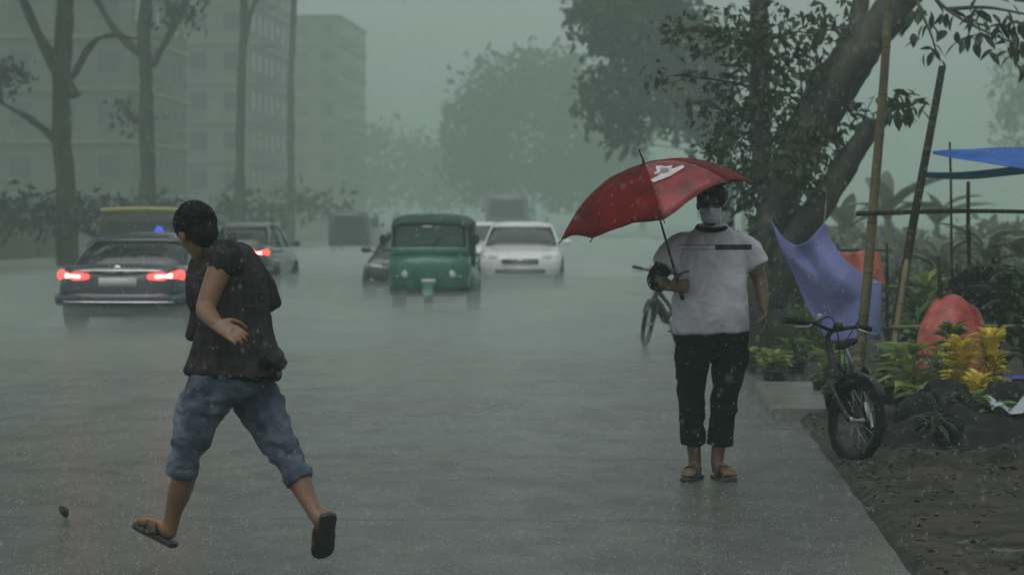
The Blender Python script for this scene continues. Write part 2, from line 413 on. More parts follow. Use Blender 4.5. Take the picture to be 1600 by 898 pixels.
# splash mist hanging low over the beaten road, rising gradually with distance
vs = []; ny_ = 60; nx_ = 24
for j in range(ny_+1):
    y = 15.5+(j/ny_)**2*160
    for i in range(nx_+1):
        x = ROAD_L+.2+(ROAD_R-ROAD_L-.3)*i/nx_; e = min(1, min(i, nx_-i)/2.5)
        h = .02+min(1, (y-15.5)/14)*e*(.36+.15*noise.noise(V((x*.5, y*.25, 4)))+.08*noise.noise(V((x*1.3, y*.6, 8))))
        vs.append((x, y, .012)); vs.append((x, y, .012+h))
fs = []; W_ = (nx_+1)*2
for j in range(ny_):
    for i in range(nx_):
        a = j*W_+i*2; fs += [(a, a+W_, a+W_+2, a+2), (a+1, a+3, a+W_+3, a+W_+1)]
    a = j*W_; fs.append((a, a+1, a+W_+1, a+W_)); a = j*W_+nx_*2; fs.append((a, a+W_, a+W_+1, a+1))
for j, fl in ((0, 1), (ny_, 0)):
    for i in range(nx_):
        a = j*W_+i*2; fs.append((a, a+2, a+3, a+1) if fl else (a, a+1, a+3, a+2))
me = bpy.data.meshes.new('splash_mist'); me.from_pydata(vs, [], fs)
tag(obj('splash_mist', me, 'mist', smooth=False), 'low pale mist of rain splash over the road', 'mist', kind='stuff')
tag(obj('haze', bm, 'haze', smooth=False), 'grey green rain haze filling the street', 'haze', kind='stuff')

# ------------------------------------------------------------------ people
def head_parts(bm, c, f, u, s=1.0):
    f = V(f).normalized(); u = V(u); u = (u-f*u.dot(f)).normalized(); r = f.cross(u)
    rot = Matrix((r, f, u)).transposed()
    L = lambda a, b, d: V(c)+(r*a+f*b+u*d)*s
    E = lambda p, q: ell(bm, L(*p), [x*s for x in q], rot, 20)
    E((0, -.012, .03), (.074, .094, .086)); E((0, .02, -.035), (.060, .072, .085)); E((0, .045, -.092), (.038, .036, .032))
    E((0, .076, .028), (.050, .018, .014)); E((0, .086, -.065), (.025, .014, .013))
    for sx in (-1, 1): E((sx*.078, -.008, -.008), (.012, .027, .034)); E((sx*.042, .055, -.02), (.022, .025, .02))
    tube(bm, [L(0, .086, .016), L(0, .104, -.015), L(0, .108, -.03)], [.009*s, .013*s, .016*s], 10, 3)
    return L, rot
def hand_parts(bm, wrist, d, nrm, curl=.5, thumb=1, s=1.0, spread=.16):
    """palm + four fingers + thumb. d: wrist to knuckles, nrm: palm normal (fingers curl towards it)"""
    d = V(d).normalized(); nrm = V(nrm); nrm = (nrm-d*nrm.dot(d)).normalized(); sd_ = d.cross(nrm)*thumb
    W = V(wrist)
    tube(bm, [W-d*.02*s, W+d*.03*s, W+d*.085*s], [(.026*s, .018*s), (.036*s, .016*s), (.041*s, .013*s)], 12, 3, ref=sd_)
    for i, (off, ln) in enumerate(((.031, .072), (.0105, .082), (-.0105, .076), (-.031, .058))):
        b = W+d*.082*s+sd_*off*s; dd = (d+sd_*(off*spread*30*.2)).normalized(); pts = [b]; a = curl*.35
        for j, fr in enumerate((.45, .31, .24)):
            a += curl*(.55 if j else .25)
            b = b+(dd*math.cos(a)+nrm*math.sin(a))*ln*fr*s; pts.append(b)
        tube(bm, pts, [.0095*s, .009*s, .008*s, .0068*s], 8, 3)
    b = W+d*.022*s+sd_*.028*s
    tube(bm, [b, b+(d*.6+sd_*.7+nrm*.2)*.034*s, b+(d*.8+sd_*.75+nrm*.55)*.055*s, b+(d*.95+sd_*.7+nrm*.9)*.07*s], [.014*s, .012*s, .010*s, .008*s], 8, 3)
def foot_parts(bm, ankle, heel, toe, upn, s=1.0):
    a, h, t = V(ankle), V(heel), V(toe); n = V(upn).normalized(); d = (t-h).normalized(); n = (n-d*n.dot(d)).normalized(); sd_ = d.cross(n)
    tube(bm, [a, a*.45+(h+d*.05)*.55, h+d*.04+n*.022], [.034*s, .036*s, .030*s], 12, 3)
    tube(bm, [h+d*.02+n*.025, h+d*.09+n*.036, h+d*.17+n*.024, t-d*.035+n*.016], [(.03*s, .025*s), (.034*s, .036*s), (.044*s, .022*s), (.040*s, .013*s)], 12, 3, ref=sd_)
    for i in range(5):
        o = (i-2)*.0165
        b = t-d*(.035+abs(o)*.15)+sd_*o+n*.013; tube(bm, [b, b+d*(.036-.003*i)], [.0095, .008], 8, 1)
def sole_mesh(heel, toe, upn, th=.02, s=1.0):
    h, t = V(heel), V(toe); n = V(upn).normalized(); d = (t-h).normalized(); n = (n-d*n.dot(d)).normalized(); sd_ = d.cross(n); L = (t-h).length+.03
    prof = [(0, .012), (.03, .03), (.10, .036), (.3, .034), (.5, .036), (.7, .046), (.85, .046), (.95, .034), (1, .014)]
    bm = BM(); top = []; bot = []
    P = [(a, b) for a, b in prof]+[(a, -b) for a, b in reversed(prof)]
    for a, b in P:
        p = h-d*.015+d*(a*L)+sd_*b*s
        top.append(bm.verts.new(p)); bot.append(bm.verts.new(p-n*th))
    k = len(P)
    bm.faces.new(top); bm.faces.new(list(reversed(bot)))
    for i in range(k): bm.faces.new((top[i], bot[i], bot[(i+1) % k], top[(i+1) % k]))
    bmesh.ops.bevel(bm, geom=bm.edges[:], offset=.003, segments=1, affect='EDGES')
    return bm
def strap_mesh(heel, toe, upn, frac=.62, h=.05, w_=.05, wid=.022):
    a, t = V(heel), V(toe); n = V(upn).normalized(); d = (t-a).normalized(); n = (n-d*n.dot(d)).normalized(); sd_ = d.cross(n); c = a+(t-a)*frac
    bm = BM()
    tube(bm, [c+sd_*w_-d*.02, c+sd_*w_*.75+n*h*.75, c+n*h+d*.015, c-sd_*w_*.75+n*h*.75, c-sd_*w_-d*.02], [(wid, .004)]*5, 8, 4, ref=d)
    return bm
def cloth_mat(name, kind):
    m = bpy.data.materials.new(name); m.use_nodes = True; n = m.node_tree.nodes; l = m.node_tree.links; b = n['Principled BSDF']
    tc = n.new('ShaderNodeTexCoord'); sp = n.new('ShaderNodeSeparateXYZ'); l.new(tc.outputs['Object'], sp.inputs[0])
    nz = n.new('ShaderNodeTexNoise'); nz.inputs['Detail'].default_value = 5; l.new(tc.outputs['Object'], nz.inputs['Vector'])
    def mixc(f, a, b_):
        q = n.new('ShaderNodeMix'); q.data_type = 'RGBA'
        for s_, x in (('Factor', f), ('A', a), ('B', b_)):
            if isinstance(x, (tuple, list)): q.inputs[s_].default_value = list(x)+[1]
            elif isinstance(x, (float, int)): q.inputs[s_].default_value = x
            else: l.new(x, q.inputs[s_])
        return q.outputs['Result']
    def mt(op, a, b_):
        q = n.new('ShaderNodeMath'); q.operation = op
        for i, x in enumerate((a, b_)):
            if isinstance(x, (int, float)): q.inputs[i].default_value = x
            else: l.new(x, q.inputs[i])
        return q.outputs[0]
    def band(x, a, b_): return mt('MULTIPLY', mt('GREATER_THAN', x, a), mt('LESS_THAN', x, b_))
    def rm(x, a, b_):
        q = n.new('ShaderNodeMapRange'); q.inputs['From Min'].default_value = a; q.inputs['From Max'].default_value = b_; l.new(x, q.inputs['Value']); return q.outputs[0]
    wv = n.new('ShaderNodeTexNoise'); wv.inputs['Scale'].default_value = 260; l.new(tc.outputs['Object'], wv.inputs['Vector'])
    bp = n.new('ShaderNodeBump'); bp.inputs['Strength'].default_value = .1; bp.inputs['Distance'].default_value = .003
    l.new(wv.outputs['Fac'], bp.inputs['Height']); l.new(bp.outputs[0], b.inputs['Normal'])
    b.inputs['Specular IOR Level'].default_value = .3
    if kind == 'tee':
        nz.inputs['Scale'].default_value = 5
        base = mixc(rm(nz.outputs['Fac'], .35, .65), (.38, .37, .42), (.52, .51, .56))
        x, z = sp.outputs['X'], sp.outputs['Z']; front = mt('LESS_THAN', sp.outputs['Y'], 0.0)
        thick = mt('MULTIPLY', band(z, 1.288, 1.318), band(x, .03, .235))
        thin = mt('MULTIPLY', mt('ADD', band(z, 1.311, 1.318), band(z, 1.288, 1.293)), band(x, -.17, .04))
        f = mt('MINIMUM', mt('MULTIPLY', mt('ADD', thick, mt('MULTIPLY', thin, .55)), front), 1.0)
        col = mixc(f, base, (.015, .014, .018)); b.inputs['Roughness'].default_value = .7
    elif kind == 'denim':
        nz.inputs['Scale'].default_value = 6
        col = mixc(rm(nz.outputs['Fac'], .38, .66), (.024, .036, .062), (.125, .160, .215)); b.inputs['Roughness'].default_value = .75
    else:
        nz.inputs['Scale'].default_value = 9
        base = mixc(rm(nz.outputs['Fac'], .35, .65), (.012, .0095, .011), (.030, .023, .024))
        q = mt('SINE', mt('MULTIPLY', mt('ADD', sp.outputs['X'], mt('MULTIPLY', sp.outputs['Y'], .7)), 120), 0); q2 = mt('SINE', mt('MULTIPLY', sp.outputs['Z'], 110), 0)
        f = mt('MULTIPLY', mt('MAXIMUM', mt('GREATER_THAN', q, .75), mt('GREATER_THAN', q2, .75)), .45)
        col = mixc(f, base, (.042, .032, .035)); b.inputs['Roughness'].default_value = .7; b.inputs['Specular IOR Level'].default_value = .15
    l.new(col, b.inputs['Base Color']); return m
MAT['tee'] = cloth_mat('grey_tee', 'tee'); MAT['denim'] = cloth_mat('wet_denim', 'denim'); MAT['shirt'] = cloth_mat('dark_check_shirt', 'shirt')

def runner():
    base = gnd(372, 885); d = depth(base)
    T = thing('person', 'person in dark shirt and rolled up jeans running across the wet road', 'person', base)
    J = lambda u, v, dy=0.0: at(u, v, d+dy)-base
    f = V((-.9, .43, 0)); left = V((-.43, -.9, 0))
    # --- body
    bm = BM()
    hf = V((-.46, .76, -.46)); hu = V((-.40, .30, .87))
    hc = J(307, 363, -.02)
    L, hrot = head_parts(bm, hc, hf, hu, .93)
    tube(bm, [J(318, 375, -.02), J(334, 392, 0), J(352, 408, 0)], [.052, .055, .07], 14, 3)
    tube(bm, [J(346, 410), J(360, 445), J(364, 500), J(364, 560), J(362, 600)], [(.12, .06), (.135, .075), (.12, .07), (.12, .07), (.13, .09)], 18, 4, ref=left)
    shL = J(352, 404, -.15); elL = J(320, 484, -.22); wrL = J(338, 506, -.36)
    tube(bm, [J(362, 414, -.05), shL, (shL+elL)/2+V((-.004, -.01, 0)), elL], [.06, .057, .047, .040], 14, 4)
    tube(bm, [elL, elL*.55+wrL*.45, wrL], [.041, .038, .027], 12, 4)
    hd = (J(372, 524, -.42)-wrL)
    hand_parts(bm, wrL, hd, V((.1, .75, -.6)), .35, 1, .95, .22)
    shR = J(374, 405, .17); elR = J(416, 472, .24); wrR = J(372, 505, .30)
    tube(bm, [J(370, 412, .05), shR, elR], [.045, .045, .036], 14, 4); tube(bm, [elR, wrR], [.041, .028], 12, 4)
    hand_parts(bm, wrR, V((-1, .1, -.3)), V((0, -1, 0)), .8, 1, .95)
    hipL, knL, anL = J(335, 592, -.09), J(297, 690, -.13), J(268, 816, .0)
    tube(bm, [hipL, (hipL+knL)/2, knL], [.075, .06, .045], 14, 4)
    tube(bm, [knL, J(289, 735, -.095), J(282, 765, -.06), J(272, 795, -.02), anL], [.044, .052, .051, .038, .034], 14, 4)
    heL, toL = J(272, 846, .0), J(216, 816, .06); nL = V((.45, -.1, .88))
    foot_parts(bm, anL, heL, toL, nL)
    hipR, knR, anR = J(392, 592, .09), J(424, 690, .0), J(495, 806, -.14)
    tube(bm, [hipR, (hipR+knR)/2, knR], [.075, .06, .045], 14, 4)
    tube(bm, [knR, J(452, 725, -.04), J(468, 752, -.07), J(484, 785, -.11), anR], [.044, .05, .050, .036, .032], 14, 4)
    heR, toR = J(513, 806, -.16), J(503, 864, -.10); nR = V((-.35, .72, .60)); 
    heR = J(512, 803, -.19); toR = heR + (J(501, 864, -.05)-heR).normalized()*.225
    foot_parts(bm, anR, heR, toR, nR)
    obj('body', remesh(bm, .0055, 4), 'skin', T)
    # --- hair
    bm = BM(); 
    ell(bm, L(0, -.022, .040), (.082, .098, .086), hrot); ell(bm, L(0, .05, .085), (.062, .052, .036), hrot); ell(bm, L(0, -.062, -.03), (.066, .052, .066), hrot)
    for sx in (-1, 1): ell(bm, L(sx*.060, -.010, .030), (.026, .060, .050), hrot)
    hm = remesh(bm, .005, 2)
    wrinkle(hm, .004, 55, seed=1.0)
    bm = BM(); bm.from_mesh(hm); rs = random.Random(5)
    for k in range(650):                                     # short wet strands lying forward over the crown
        a = rs.uniform(0, 6.28); b = rs.uniform(-.55, 1.5); dl = V((math.cos(a)*math.cos(b), math.sin(a)*math.cos(b), math.sin(b)))
        if dl.y > .5 and dl.z < .5: continue
        if abs(dl.x) > .6 and dl.z < .0 and dl.y > -.2: continue
        p0 = V((dl.x*.078, dl.y*.096-.022, dl.z*.088+.036)); fl = V((dl.x*.3, .55, -.25+dl.z*.5)) if dl.z > .2 else V((dl.x*.3, -.25, -.8))
        q = p0+dl*.012+(fl-dl*fl.dot(dl)*.7)*rs.uniform(.012, .030)+V((rs.gauss(0, .004), rs.gauss(0, .004), rs.gauss(0, .004)))
        m_ = (p0+q)/2+dl*.008
        tube(bm, [L(*p0), L(*m_), L(*q)], [.0042, .0034, .0008], 5, 1, cap=0)
    bm.to_mesh(hm); bm.free()
    obj('hair', hm, 'hair', T)
    # eyes
    for sx in (-1, 1): obj('eye', ell(BM(), L(sx*.031, .083, .006), (.011, .008, .008), hrot, 10), 'hair', T)
    # --- shirt (open, blown back, short sleeves)
    bm = BM()
    tube(bm, [J(336, 398, 0), J(347, 412), J(361, 448), J(366, 500), J(365, 550), J(363, 585)],
         [(.09, .062), (.17, .095), (.19, .122), (.185, .130), (.195, .160), (.218, .200)], 22, 5, ref=left, cap=.12)
    tube(bm, [J(364, 412, -.05), shL+V((0, -.005, .004)), shL*.78+elL*.22], [.06, .076, .068], 14, 4, cap=.15)   # near sleeve
    tube(bm, [J(362, 414, .05), shR+V((.0, 0, .0)), elR*.85+shR*.15+V((.008, 0, 0)), elR+V((.03, 0, -.03))], [.06, .066, .058, .046], 14, 4, cap=.15)
    tube(bm, [J(326, 408, .03), J(328, 440, .04), J(330, 485, .05), J(312, 512, .05), J(294, 526, .05)], [(.075, .09), (.095, .11), (.085, .10), (.05, .05), (.014, .012)], 14, 4, ref=f)   # front edge blown forward
    tube(bm, [J(398, 520, -.03), J(424, 556, -.03), J(446, 572, -.02)], [(.10, .06), (.11, .04), (.08, .012)], 12, 4, ref=V((.1, 1, 0)))               # tail kicking out
    tube(bm, [J(346, 386, .02), J(358, 384, .05), J(370, 398, .06)], [.014, .024, .034], 12, 3)                       # collar thrown up behind the neck
    sm = remesh(bm, .0075, 7, .6)
    wrinkle(sm, .013, 6.5, (1.3, 1.3, .5), 3.1)
    wrinkle(sm, .005, 17, (1.2, 1.2, .5), 8.1)
    obj('shirt', sm, 'shirt', T)
    # --- jeans rolled up below the knee
    bm = BM()
    tube(bm, [J(365, 562), J(364, 588), J(362, 618)], [(.15, .10), (.175, .135), (.16, .125)], 20, 3, ref=left, cap=.3)
    tube(bm, [J(345, 585, -.08), J(316, 632, -.10), J(302, 680, -.12), J(290, 708, -.12), J(285, 736, -.10)], [(.108, .118), (.100, .102), (.082, .080), (.064, .064), (.061, .060)], 18, 5, ref=left, cap=.12)
    tube(bm, [J(384, 588, .08), J(408, 635, .05), J(430, 682, .0), J(448, 712, -.04), J(467, 744, -.07)], [(.112, .116), (.104, .096), (.082, .078), (.064, .062), (.058, .055)], 18, 5, ref=left, cap=.12)
    jm = remesh(bm, .0075, 3)
    wrinkle(jm, .012, 8.5, (.9, .9, 1.1), 5.2); wrinkle(jm, .006, 21, (1, 1, 1), 1.2)
    jeans = obj('jeans', jm, 'denim', T)
    for a, b, r_ in ((J(287, 727, -.105), J(284, 742, -.095), .065), (J(461, 735, -.06), J(470, 751, -.075), .061)):
        bm = BM(); tube(bm, [a, (a+b)/2, b], [r_, r_+.005, r_], 20, 2, cap=.06)
        cm = remesh(bm, .006, 2); wrinkle(cm, .005, 16, (1, 1, 1), 2); obj('rolled_cuff', cm, 'denim', jeans)
    for h_, t_, n_ in ((heL, toL, nL), (heR, toR, nR)):
        sl = obj('sandal', sole_mesh(h_, t_, n_, .022, 1.05), 'shoe', T)
        obj('strap', strap_mesh(h_, t_, n_, .6, .052, .046, .024), 'strap', sl)
    return T
runner()

def umbrella_man():
    base = gnd(1108, 748); d = depth(base)
    T = thing('person', 'person in pale grey t-shirt and face mask standing under the red umbrella', 'person', base)
    J = lambda u, v, dy=0.0: at(u, v, d+dy)-base
    X = V((1, 0, 0))
    bm = BM(); hf = V((-.10, -1, -.12)); hu = V((.03, -.05, 1))
    hc = J(1112, 319, -.02)
    L, hrot = head_parts(bm, hc, hf, hu, .97)
    tube(bm, [J(1112, 335, .025), J(1112, 362, .025), J(1112, 378, .02)], [.050, .052, .07], 14, 3)
    tube(bm, [J(1112, 380, .02), J(1112, 398, .01), J(1112, 430), J(1112, 480, -.02), J(1112, 530)], [(.15, .08), (.19, .11), (.185, .125), (.20, .15), (.18, .13)], 20, 4, ref=X)
    shR, elR, wrR = J(1058, 385, .01), J(1024, 438, -.07), J(1048, 447, -.20)
    tube(bm, [J(1085, 388, .01), shR+V((.01, 0, -.015)), (shR+elR)/2, elR], [.05, .052, .05, .043], 14, 4); tube(bm, [elR, (elR+wrR)/2, wrR], [.043, .040, .030], 12, 4)
    shL, elL, wrL = J(1166, 384, .01), J(1187, 436, .01), J(1193, 482, -.06)
    tube(bm, [J(1140, 388, .01), shL+V((-.01, 0, -.015)), (shL+elL)/2, elL], [.05, .052, .05, .043], 14, 4); tube(bm, [elL, (elL+wrL)/2, wrL], [.043, .038, .029], 12, 4)
    hand_parts(bm, wrL, V((.05, -.15, -1)), V((-1, -.2, 0)), .55, -1, 1.0)
    # fist round the umbrella shaft
    sh0, sh1 = grip_pts(J)
    ax = (sh1-sh0).normalized(); g = J(1061, 447, -.235)
    hand_parts(bm, wrR, (g-wrR), V((.0, 1, .1)), 1.9, 1, 1.0, 0)
    hipR, hipL = J(1085, 545), J(1140, 545); anR, anL = J(1086, 724, .03), J(1120, 724, .0)
    tube(bm, [hipR, J(1081, 600), J(1082, 660, .01), anR], [.075, .055, .046, .036], 14, 4); tube(bm, [hipL, J(1136, 600, -.01), J(1127, 660), anL], [.075, .055, .046, .036], 14, 4)
    heR, toR = J(1092, 745, .05), J(1072, 752, -.15); heL, toL = J(1118, 745, .05), J(1143, 752, -.13)
    for q in (heR, toR, heL, toL): q.z = .022
    foot_parts(bm, anR, heR, toR, V((0, 0, 1))); foot_parts(bm, anL, heL, toL, V((0, 0, 1)))
    obj('body', remesh(bm, .0055, 4), 'skin_shaded', T)
    bm = BM(); ell(bm, L(0, -.02, .040), (.090, .102, .086), hrot); ell(bm, L(0, .055, .070), (.064, .045, .036), hrot); ell(bm, L(0, -.058, -.02), (.07, .052, .06), hrot)
    hm = remesh(bm, .006, 2)
    wrinkle(hm, .005, 45, ridged=False)
    obj('hair', hm, 'hair', T)
    for sx in (-1, 1): obj('eye', ell(BM(), L(sx*.031, .081, .008), (.011, .008, .005), hrot, 10), 'hair', T)
    # mask with ear loops
    def mk(u, v):
        a = (u-.5)*2.0; z = -.012-.086*v
        tp = 1-.34*max(0, v-.3); rr = (.071*tp, .098*(1-.25*max(0, v-.55)))
        bulge = .022*math.exp(-((u-.5)/.14)**2)*math.exp(-((v-.22)/.2)**2)+.010*math.exp(-((v-.5)/.35)**2)
        z += .012*math.exp(-((u-.5)/.10)**2)*(1-v)
        return L(math.sin(a)*(rr[0]+.006), .004+math.cos(a)*(rr[1]+bulge)+.003*math.sin(v*19), z)
    mk_o = obj('face_mask', grid_sheet(mk, 24, 14, .003), 'mask', T)
    for sx in (-1, 1):
        bm = BM(); tube(bm, [L(sx*.068, .052, -.012), L(sx*.082, .0, .018), L(sx*.084, -.03, -.005), L(sx*.078, -.005, -.04), L(sx*.068, .03, -.08)], [.0025]*5, 6, 3); obj('ear_loop', bm, 'mask', mk_o)
    # t-shirt, wide and wet
    bm = BM()
    tube(bm, [J(1112, 350, .02), J(1112, 360, .02), J(1112, 374, .012), J(1111, 402, -.005), J(1110, 440, -.02), J(1110, 480, -.03), J(1111, 516, -.02)],
         [(.080, .068), (.115, .080), (.165, .105), (.198, .138), (.203, .158), (.215, .172), (.215, .165)], 26, 5, ref=X, cap=.08)
    tube(bm, [J(1090, 378, .01), shR+V((.008, 0, -.004)), shR*.42+elR*.58+V((-.006, 0, 0))], [.055, .074, .075], 16, 5, cap=.12)
    tube(bm, [J(1134, 378, .01), shL+V((-.008, 0, -.004)), shL*.4+elL*.6+V((.012, 0, 0))], [.055, .074, .080], 16, 5, cap=.12)
    sm = remesh(bm, .0075, 9, .6)
    low = lambda z: .5+.8*max(0, min(1, (1.25-z)/.35))
    wrinkle(sm, .011, 5.5, (1, 1, 1.1), 2.2, mask=low); wrinkle(sm, .004, 18, (1, 1, .8), 6)
    tee = obj('t_shirt', sm, 'tee', T)
    bm = BM(); pts = []; 
    for i in range(21):
        a = 2*math.pi*i/20; pts.append(J(1112, 351.5, .014)+V((math.cos(a)*.080, math.sin(a)*.086-.010, -.014*(1-math.sin(a)))))
    tube(bm, pts, [.015]*21, 8, 1, cap=0); tag(obj('collar', bm, 'black_cloth', tee), 'dark ribbed collar')
    # black trousers, cropped above the ankle
    bm = BM()
    tube(bm, [J(1112, 505, -.01), J(1112, 530), J(1112, 556)], [(.205, .15), (.212, .155), (.17, .12)], 22, 3, ref=X, cap=.2)
    tube(bm, [J(1084, 545), J(1080, 590), J(1081, 640), J(1083, 693, .015)], [(.112, .13), (.083, .105), (.073, .088), (.070, .08)], 18, 5, ref=X, cap=.1)
    tube(bm, [J(1142, 545), J(1137, 590, -.01), J(1130, 640, -.005), J(1125, 694)], [(.112, .13), (.090, .105), (.077, .088), (.070, .08)], 18, 5, ref=X, cap=.1)
    tm = remesh(bm, .0075, 3); wrinkle(tm, .010, 7, (1, 1, 1.2), 4.4); obj('trousers', tm, 'black_cloth', T)
    # black arm sleeve on the raised arm
    bm = BM(); tube(bm, [shR*.5+elR*.5, elR, elR*.5+wrR*.5], [.055, .051, .046], 14, 4, cap=.1)
    am = remesh(bm, .006, 2); wrinkle(am, .003, 18); tag(obj('arm_sleeve', am, 'black_cloth', T), 'black arm sleeve')
    for h_, t_ in ((heR, toR), (heL, toL)):
        sl = obj('sandal', sole_mesh(h_-V((0, 0, .002)), t_-V((0, 0, .002)), V((0, 0, 1)), .018, 1.0), 'shoe', T); obj('strap', strap_mesh(h_, t_, V((0, 0, 1)), .58, .06, .048, .02), 'strap', sl)
    return T, base, d
def grip_pts(J):
    g = J(1061, 447, -.235); ax = V((-.275, -.10, .955)).normalized()
    return g, g+ax
man, man_base, man_d = umbrella_man()

def umbrella():
    J = lambda u, v, dy=0.0: at(u, v, man_d+dy)
    g, g1 = grip_pts(J); ax = (g1-g).normalized()
    T = thing('umbrella', 'dark red umbrella with white emblem held tilted over the masked person', 'umbrella', g)
    RR, D, n = .555, .275, 8
    apex = ax*.705
    ex = V((1, 0, 0)); ex = (ex-ax*ex.dot(ax)).normalized(); ey = ax.cross(ex); ph0 = .06
    def dome(t, ph, lift=0.0):
        """t 0 apex..1 rim; ph angle; fabric pulls in between ribs"""
        k = ((ph-ph0) % (2*math.pi/n))/(2*math.pi/n); mid = math.sin(k*math.pi)
        r = RR*t*(1-.085*mid*t*t); z = -D*(t**2.4)+.030*mid*t*(1-t)*-1.0+.022*mid*t**3
        z += .085*t*t*math.exp(-((((ph+math.pi) % (2*math.pi))-math.pi+.75)/.45)**2)      # wind lifts the right front edge
        return apex+(ex*math.cos(ph)+ey*math.sin(ph))*r+ax*(z+lift)
    for i in range(n):
        a0 = ph0+2*math.pi*i/n; a1 = a0+2*math.pi/n
        def f(u, v, a0=a0, a1=a1): return dome(.02+.98*u, a0+(a1-a0)*min(max(v, .0001), .9999)) + ax*(.004*noise.noise(V((u*4, v*4, i*3.7)))*math.sin(v*math.pi)*3)
        bm = grid_sheet(f, 14, 12, .0015)
        p = obj('canopy_panel', bm, 'red_highlight' if i in PALE else 'red_fabric', T)
        if i in PALE: p['label'] = 'red panel coloured paler for the highlight on its fold'
    for i in range(n):
        a = ph0+2*math.pi*i/n; bm = BM()
        tube(bm, [dome(t, a)-ax*.006 for t in (.03, .25, .5, .75, 1.0)]+[dome(1.0, a)+(ex*math.cos(a)+ey*math.sin(a))*.02-ax*.012], [.003]*6, 6, 2)
        rb = obj('rib', bm, 'blackmetal', T)
        bm = BM(); tube(bm, [apex-ax*.26, dome(.48, a)-ax*.008], [.0025, .0025], 6, 1); obj('stretcher', bm, 'blackmetal', rb)
    bm = BM(); tube(bm, [V((0, 0, 0))+ax*.02, apex-ax*.01], [.007, .006], 10, 1); obj('shaft', bm, 'blackmetal', T)
    bm = BM(); tube(bm, [apex-ax*.005, apex+ax*.03, apex+ax*.085+ex*-.006], [.009, .006, .004], 10, 2); obj('finial', bm, 'blackmetal', T)
    bm = BM(); tube(bm, [ax*.06, ax*.0, -ax*.05, -ax*.075], [.012, .013, .013, .012], 10, 3); obj('handle', bm, 'blackmetal', T)
    bm = BM(); tube(bm, [apex-ax*.24, apex-ax*.28], [.012, .012], 10, 1); obj('runner_collar', bm, 'blackmetal', T)
    # white emblem printed on a panel facing the street: crown-like badge over a wide bar
    def patch(outline, name, mat, lift):
        bm = BM(); vs = []
        for (x, y) in outline: vs.append(emb_pt(x, y, lift))
        c = bm.verts.new(sum(vs, V())/len(vs)); 
        cx = sum(o[0] for o in outline)/len(outline); cy_ = sum(o[1] for o in outline)/len(outline); c.co = emb_pt(cx, cy_, lift)
        mids = [bm.verts.new(emb_pt((x+cx)/2, (y+cy_)/2, lift)) for x, y in outline]; vv = [bm.verts.new(q) for q in vs]; k = len(vv)
        for i in range(k): bm.faces.new((vv[i], vv[(i+1) % k], mids[(i+1) % k], mids[i])); bm.faces.new((mids[i], mids[(i+1) % k], c))
        return obj(name, bm, mat, T)
    def emb_pt(x, y, lift):     # x across (m), y up the dome (m) about the badge centre
        r = EMB[1]*RR-y*1.45; ph = EMB[0]+x/r
        t = r/RR; return dome(t, ph, 0)+dome_n(t, ph)*lift
    def dome_n(t, ph):
        a = dome(t+.01, ph)-dome(t-.01, ph); b = dome(t, ph+.02)-dome(t, ph-.02); q = a.cross(b).normalized()
        return q if q.dot(ax) > 0 else -q
    EMB = (EMB_PHI, .50)
    patch([(-.105, -.03), (-.10, -.048), (.0, -.052), (.10, -.048), (.105, -.03), (.06, -.018), (.055, .01), (.03, .02), (.018, .05), (0, .068), (-.018, .05), (-.03, .02), (-.055, .01), (-.06, -.018)], 'emblem', 'emblem', .0045)
    patch([(-.02, -.02), (.02, -.02), (.024, .005), (0, .03), (-.024, .005)], 'emblem', 'emblem_grey', .0075)
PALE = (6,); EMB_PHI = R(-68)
umbrella()

# ------------------------------------------------------------------ vehicles (front faces -Y in local space)
def ring_loft(bm, stations, close=True):
    """stations: list of (y, [(x,z) half outline from bottom centre to top centre])"""
    rings = []
    for y, half in stations:
        pts = [(x, z) for x, z in half]+[(-x, z) for x, z in reversed(half) if x > 1e-6]
        rings.append([bm.verts.new((x, y, z)) for x, z in pts])
    n = len(rings[0])
    for a, b in zip(rings, rings[1:]):
        for q in range(n): bm.faces.new((a[q], a[(q+1) % n], b[(q+1) % n], b[q]))
    if close: bm.faces.new(list(reversed(rings[0]))); bm.faces.new(rings[-1])
    return bm
def body_half(w, zb, zs, zt, crown=.03):
    return [(0, zb), (w*.80, zb), (w*.95, zb+.10), (w, zb+(zs-zb)*.6), (w*.985, zs), (w*.90, zt), (w*.45, zt+crown*.8), (0, zt+crown)]
def wheel_parts(T, x, y, r=.31, wd=.2):
    s = 1 if x > 0 else -1
    bm = BM(); lathe(bm, [(r*.62, -wd/2), (r*.92, -wd/2), (r, -wd*.35), (r, wd*.35), (r*.92, wd/2), (r*.62, wd/2), (r*.62, -wd/2)], 24, (x, y, r), 'X'); ty = obj('wheel', bm, 'tyre', T)
    bm = BM(); lathe(bm, [(r*.61, -wd*.3), (r*.61, wd*.42), (r*.5, wd*.36), (r*.2, wd*.38), (.01, wd*.4)] if s > 0 else [(r*.61, wd*.3), (r*.61, -wd*.42), (r*.5, -wd*.36), (r*.2, -wd*.38), (.01, -wd*.4)], 20, (x, y, r), 'X')
    obj('rim', bm, 'rim', ty)
def pane(T, pts, mat='glass', name='window', off=0.0, thick=.006):
    P = [V(p) for p in pts]; c = sum(P, V())/len(P); nrm = (P[1]-P[0]).cross(P[2]-P[1]).normalized()
    bm = BM(); a = [bm.verts.new(p+nrm*off) for p in P]; b = [bm.verts.new(p+nrm*(off+thick)) for p in P]; n = len(P)
    bm.faces.new(list(reversed(a))); bm.faces.new(b)
    for i in range(n): bm.faces.new((a[i], a[(i+1) % n], b[(i+1) % n], b[i]))
    return obj(name, bm, mat, T, smooth=False)
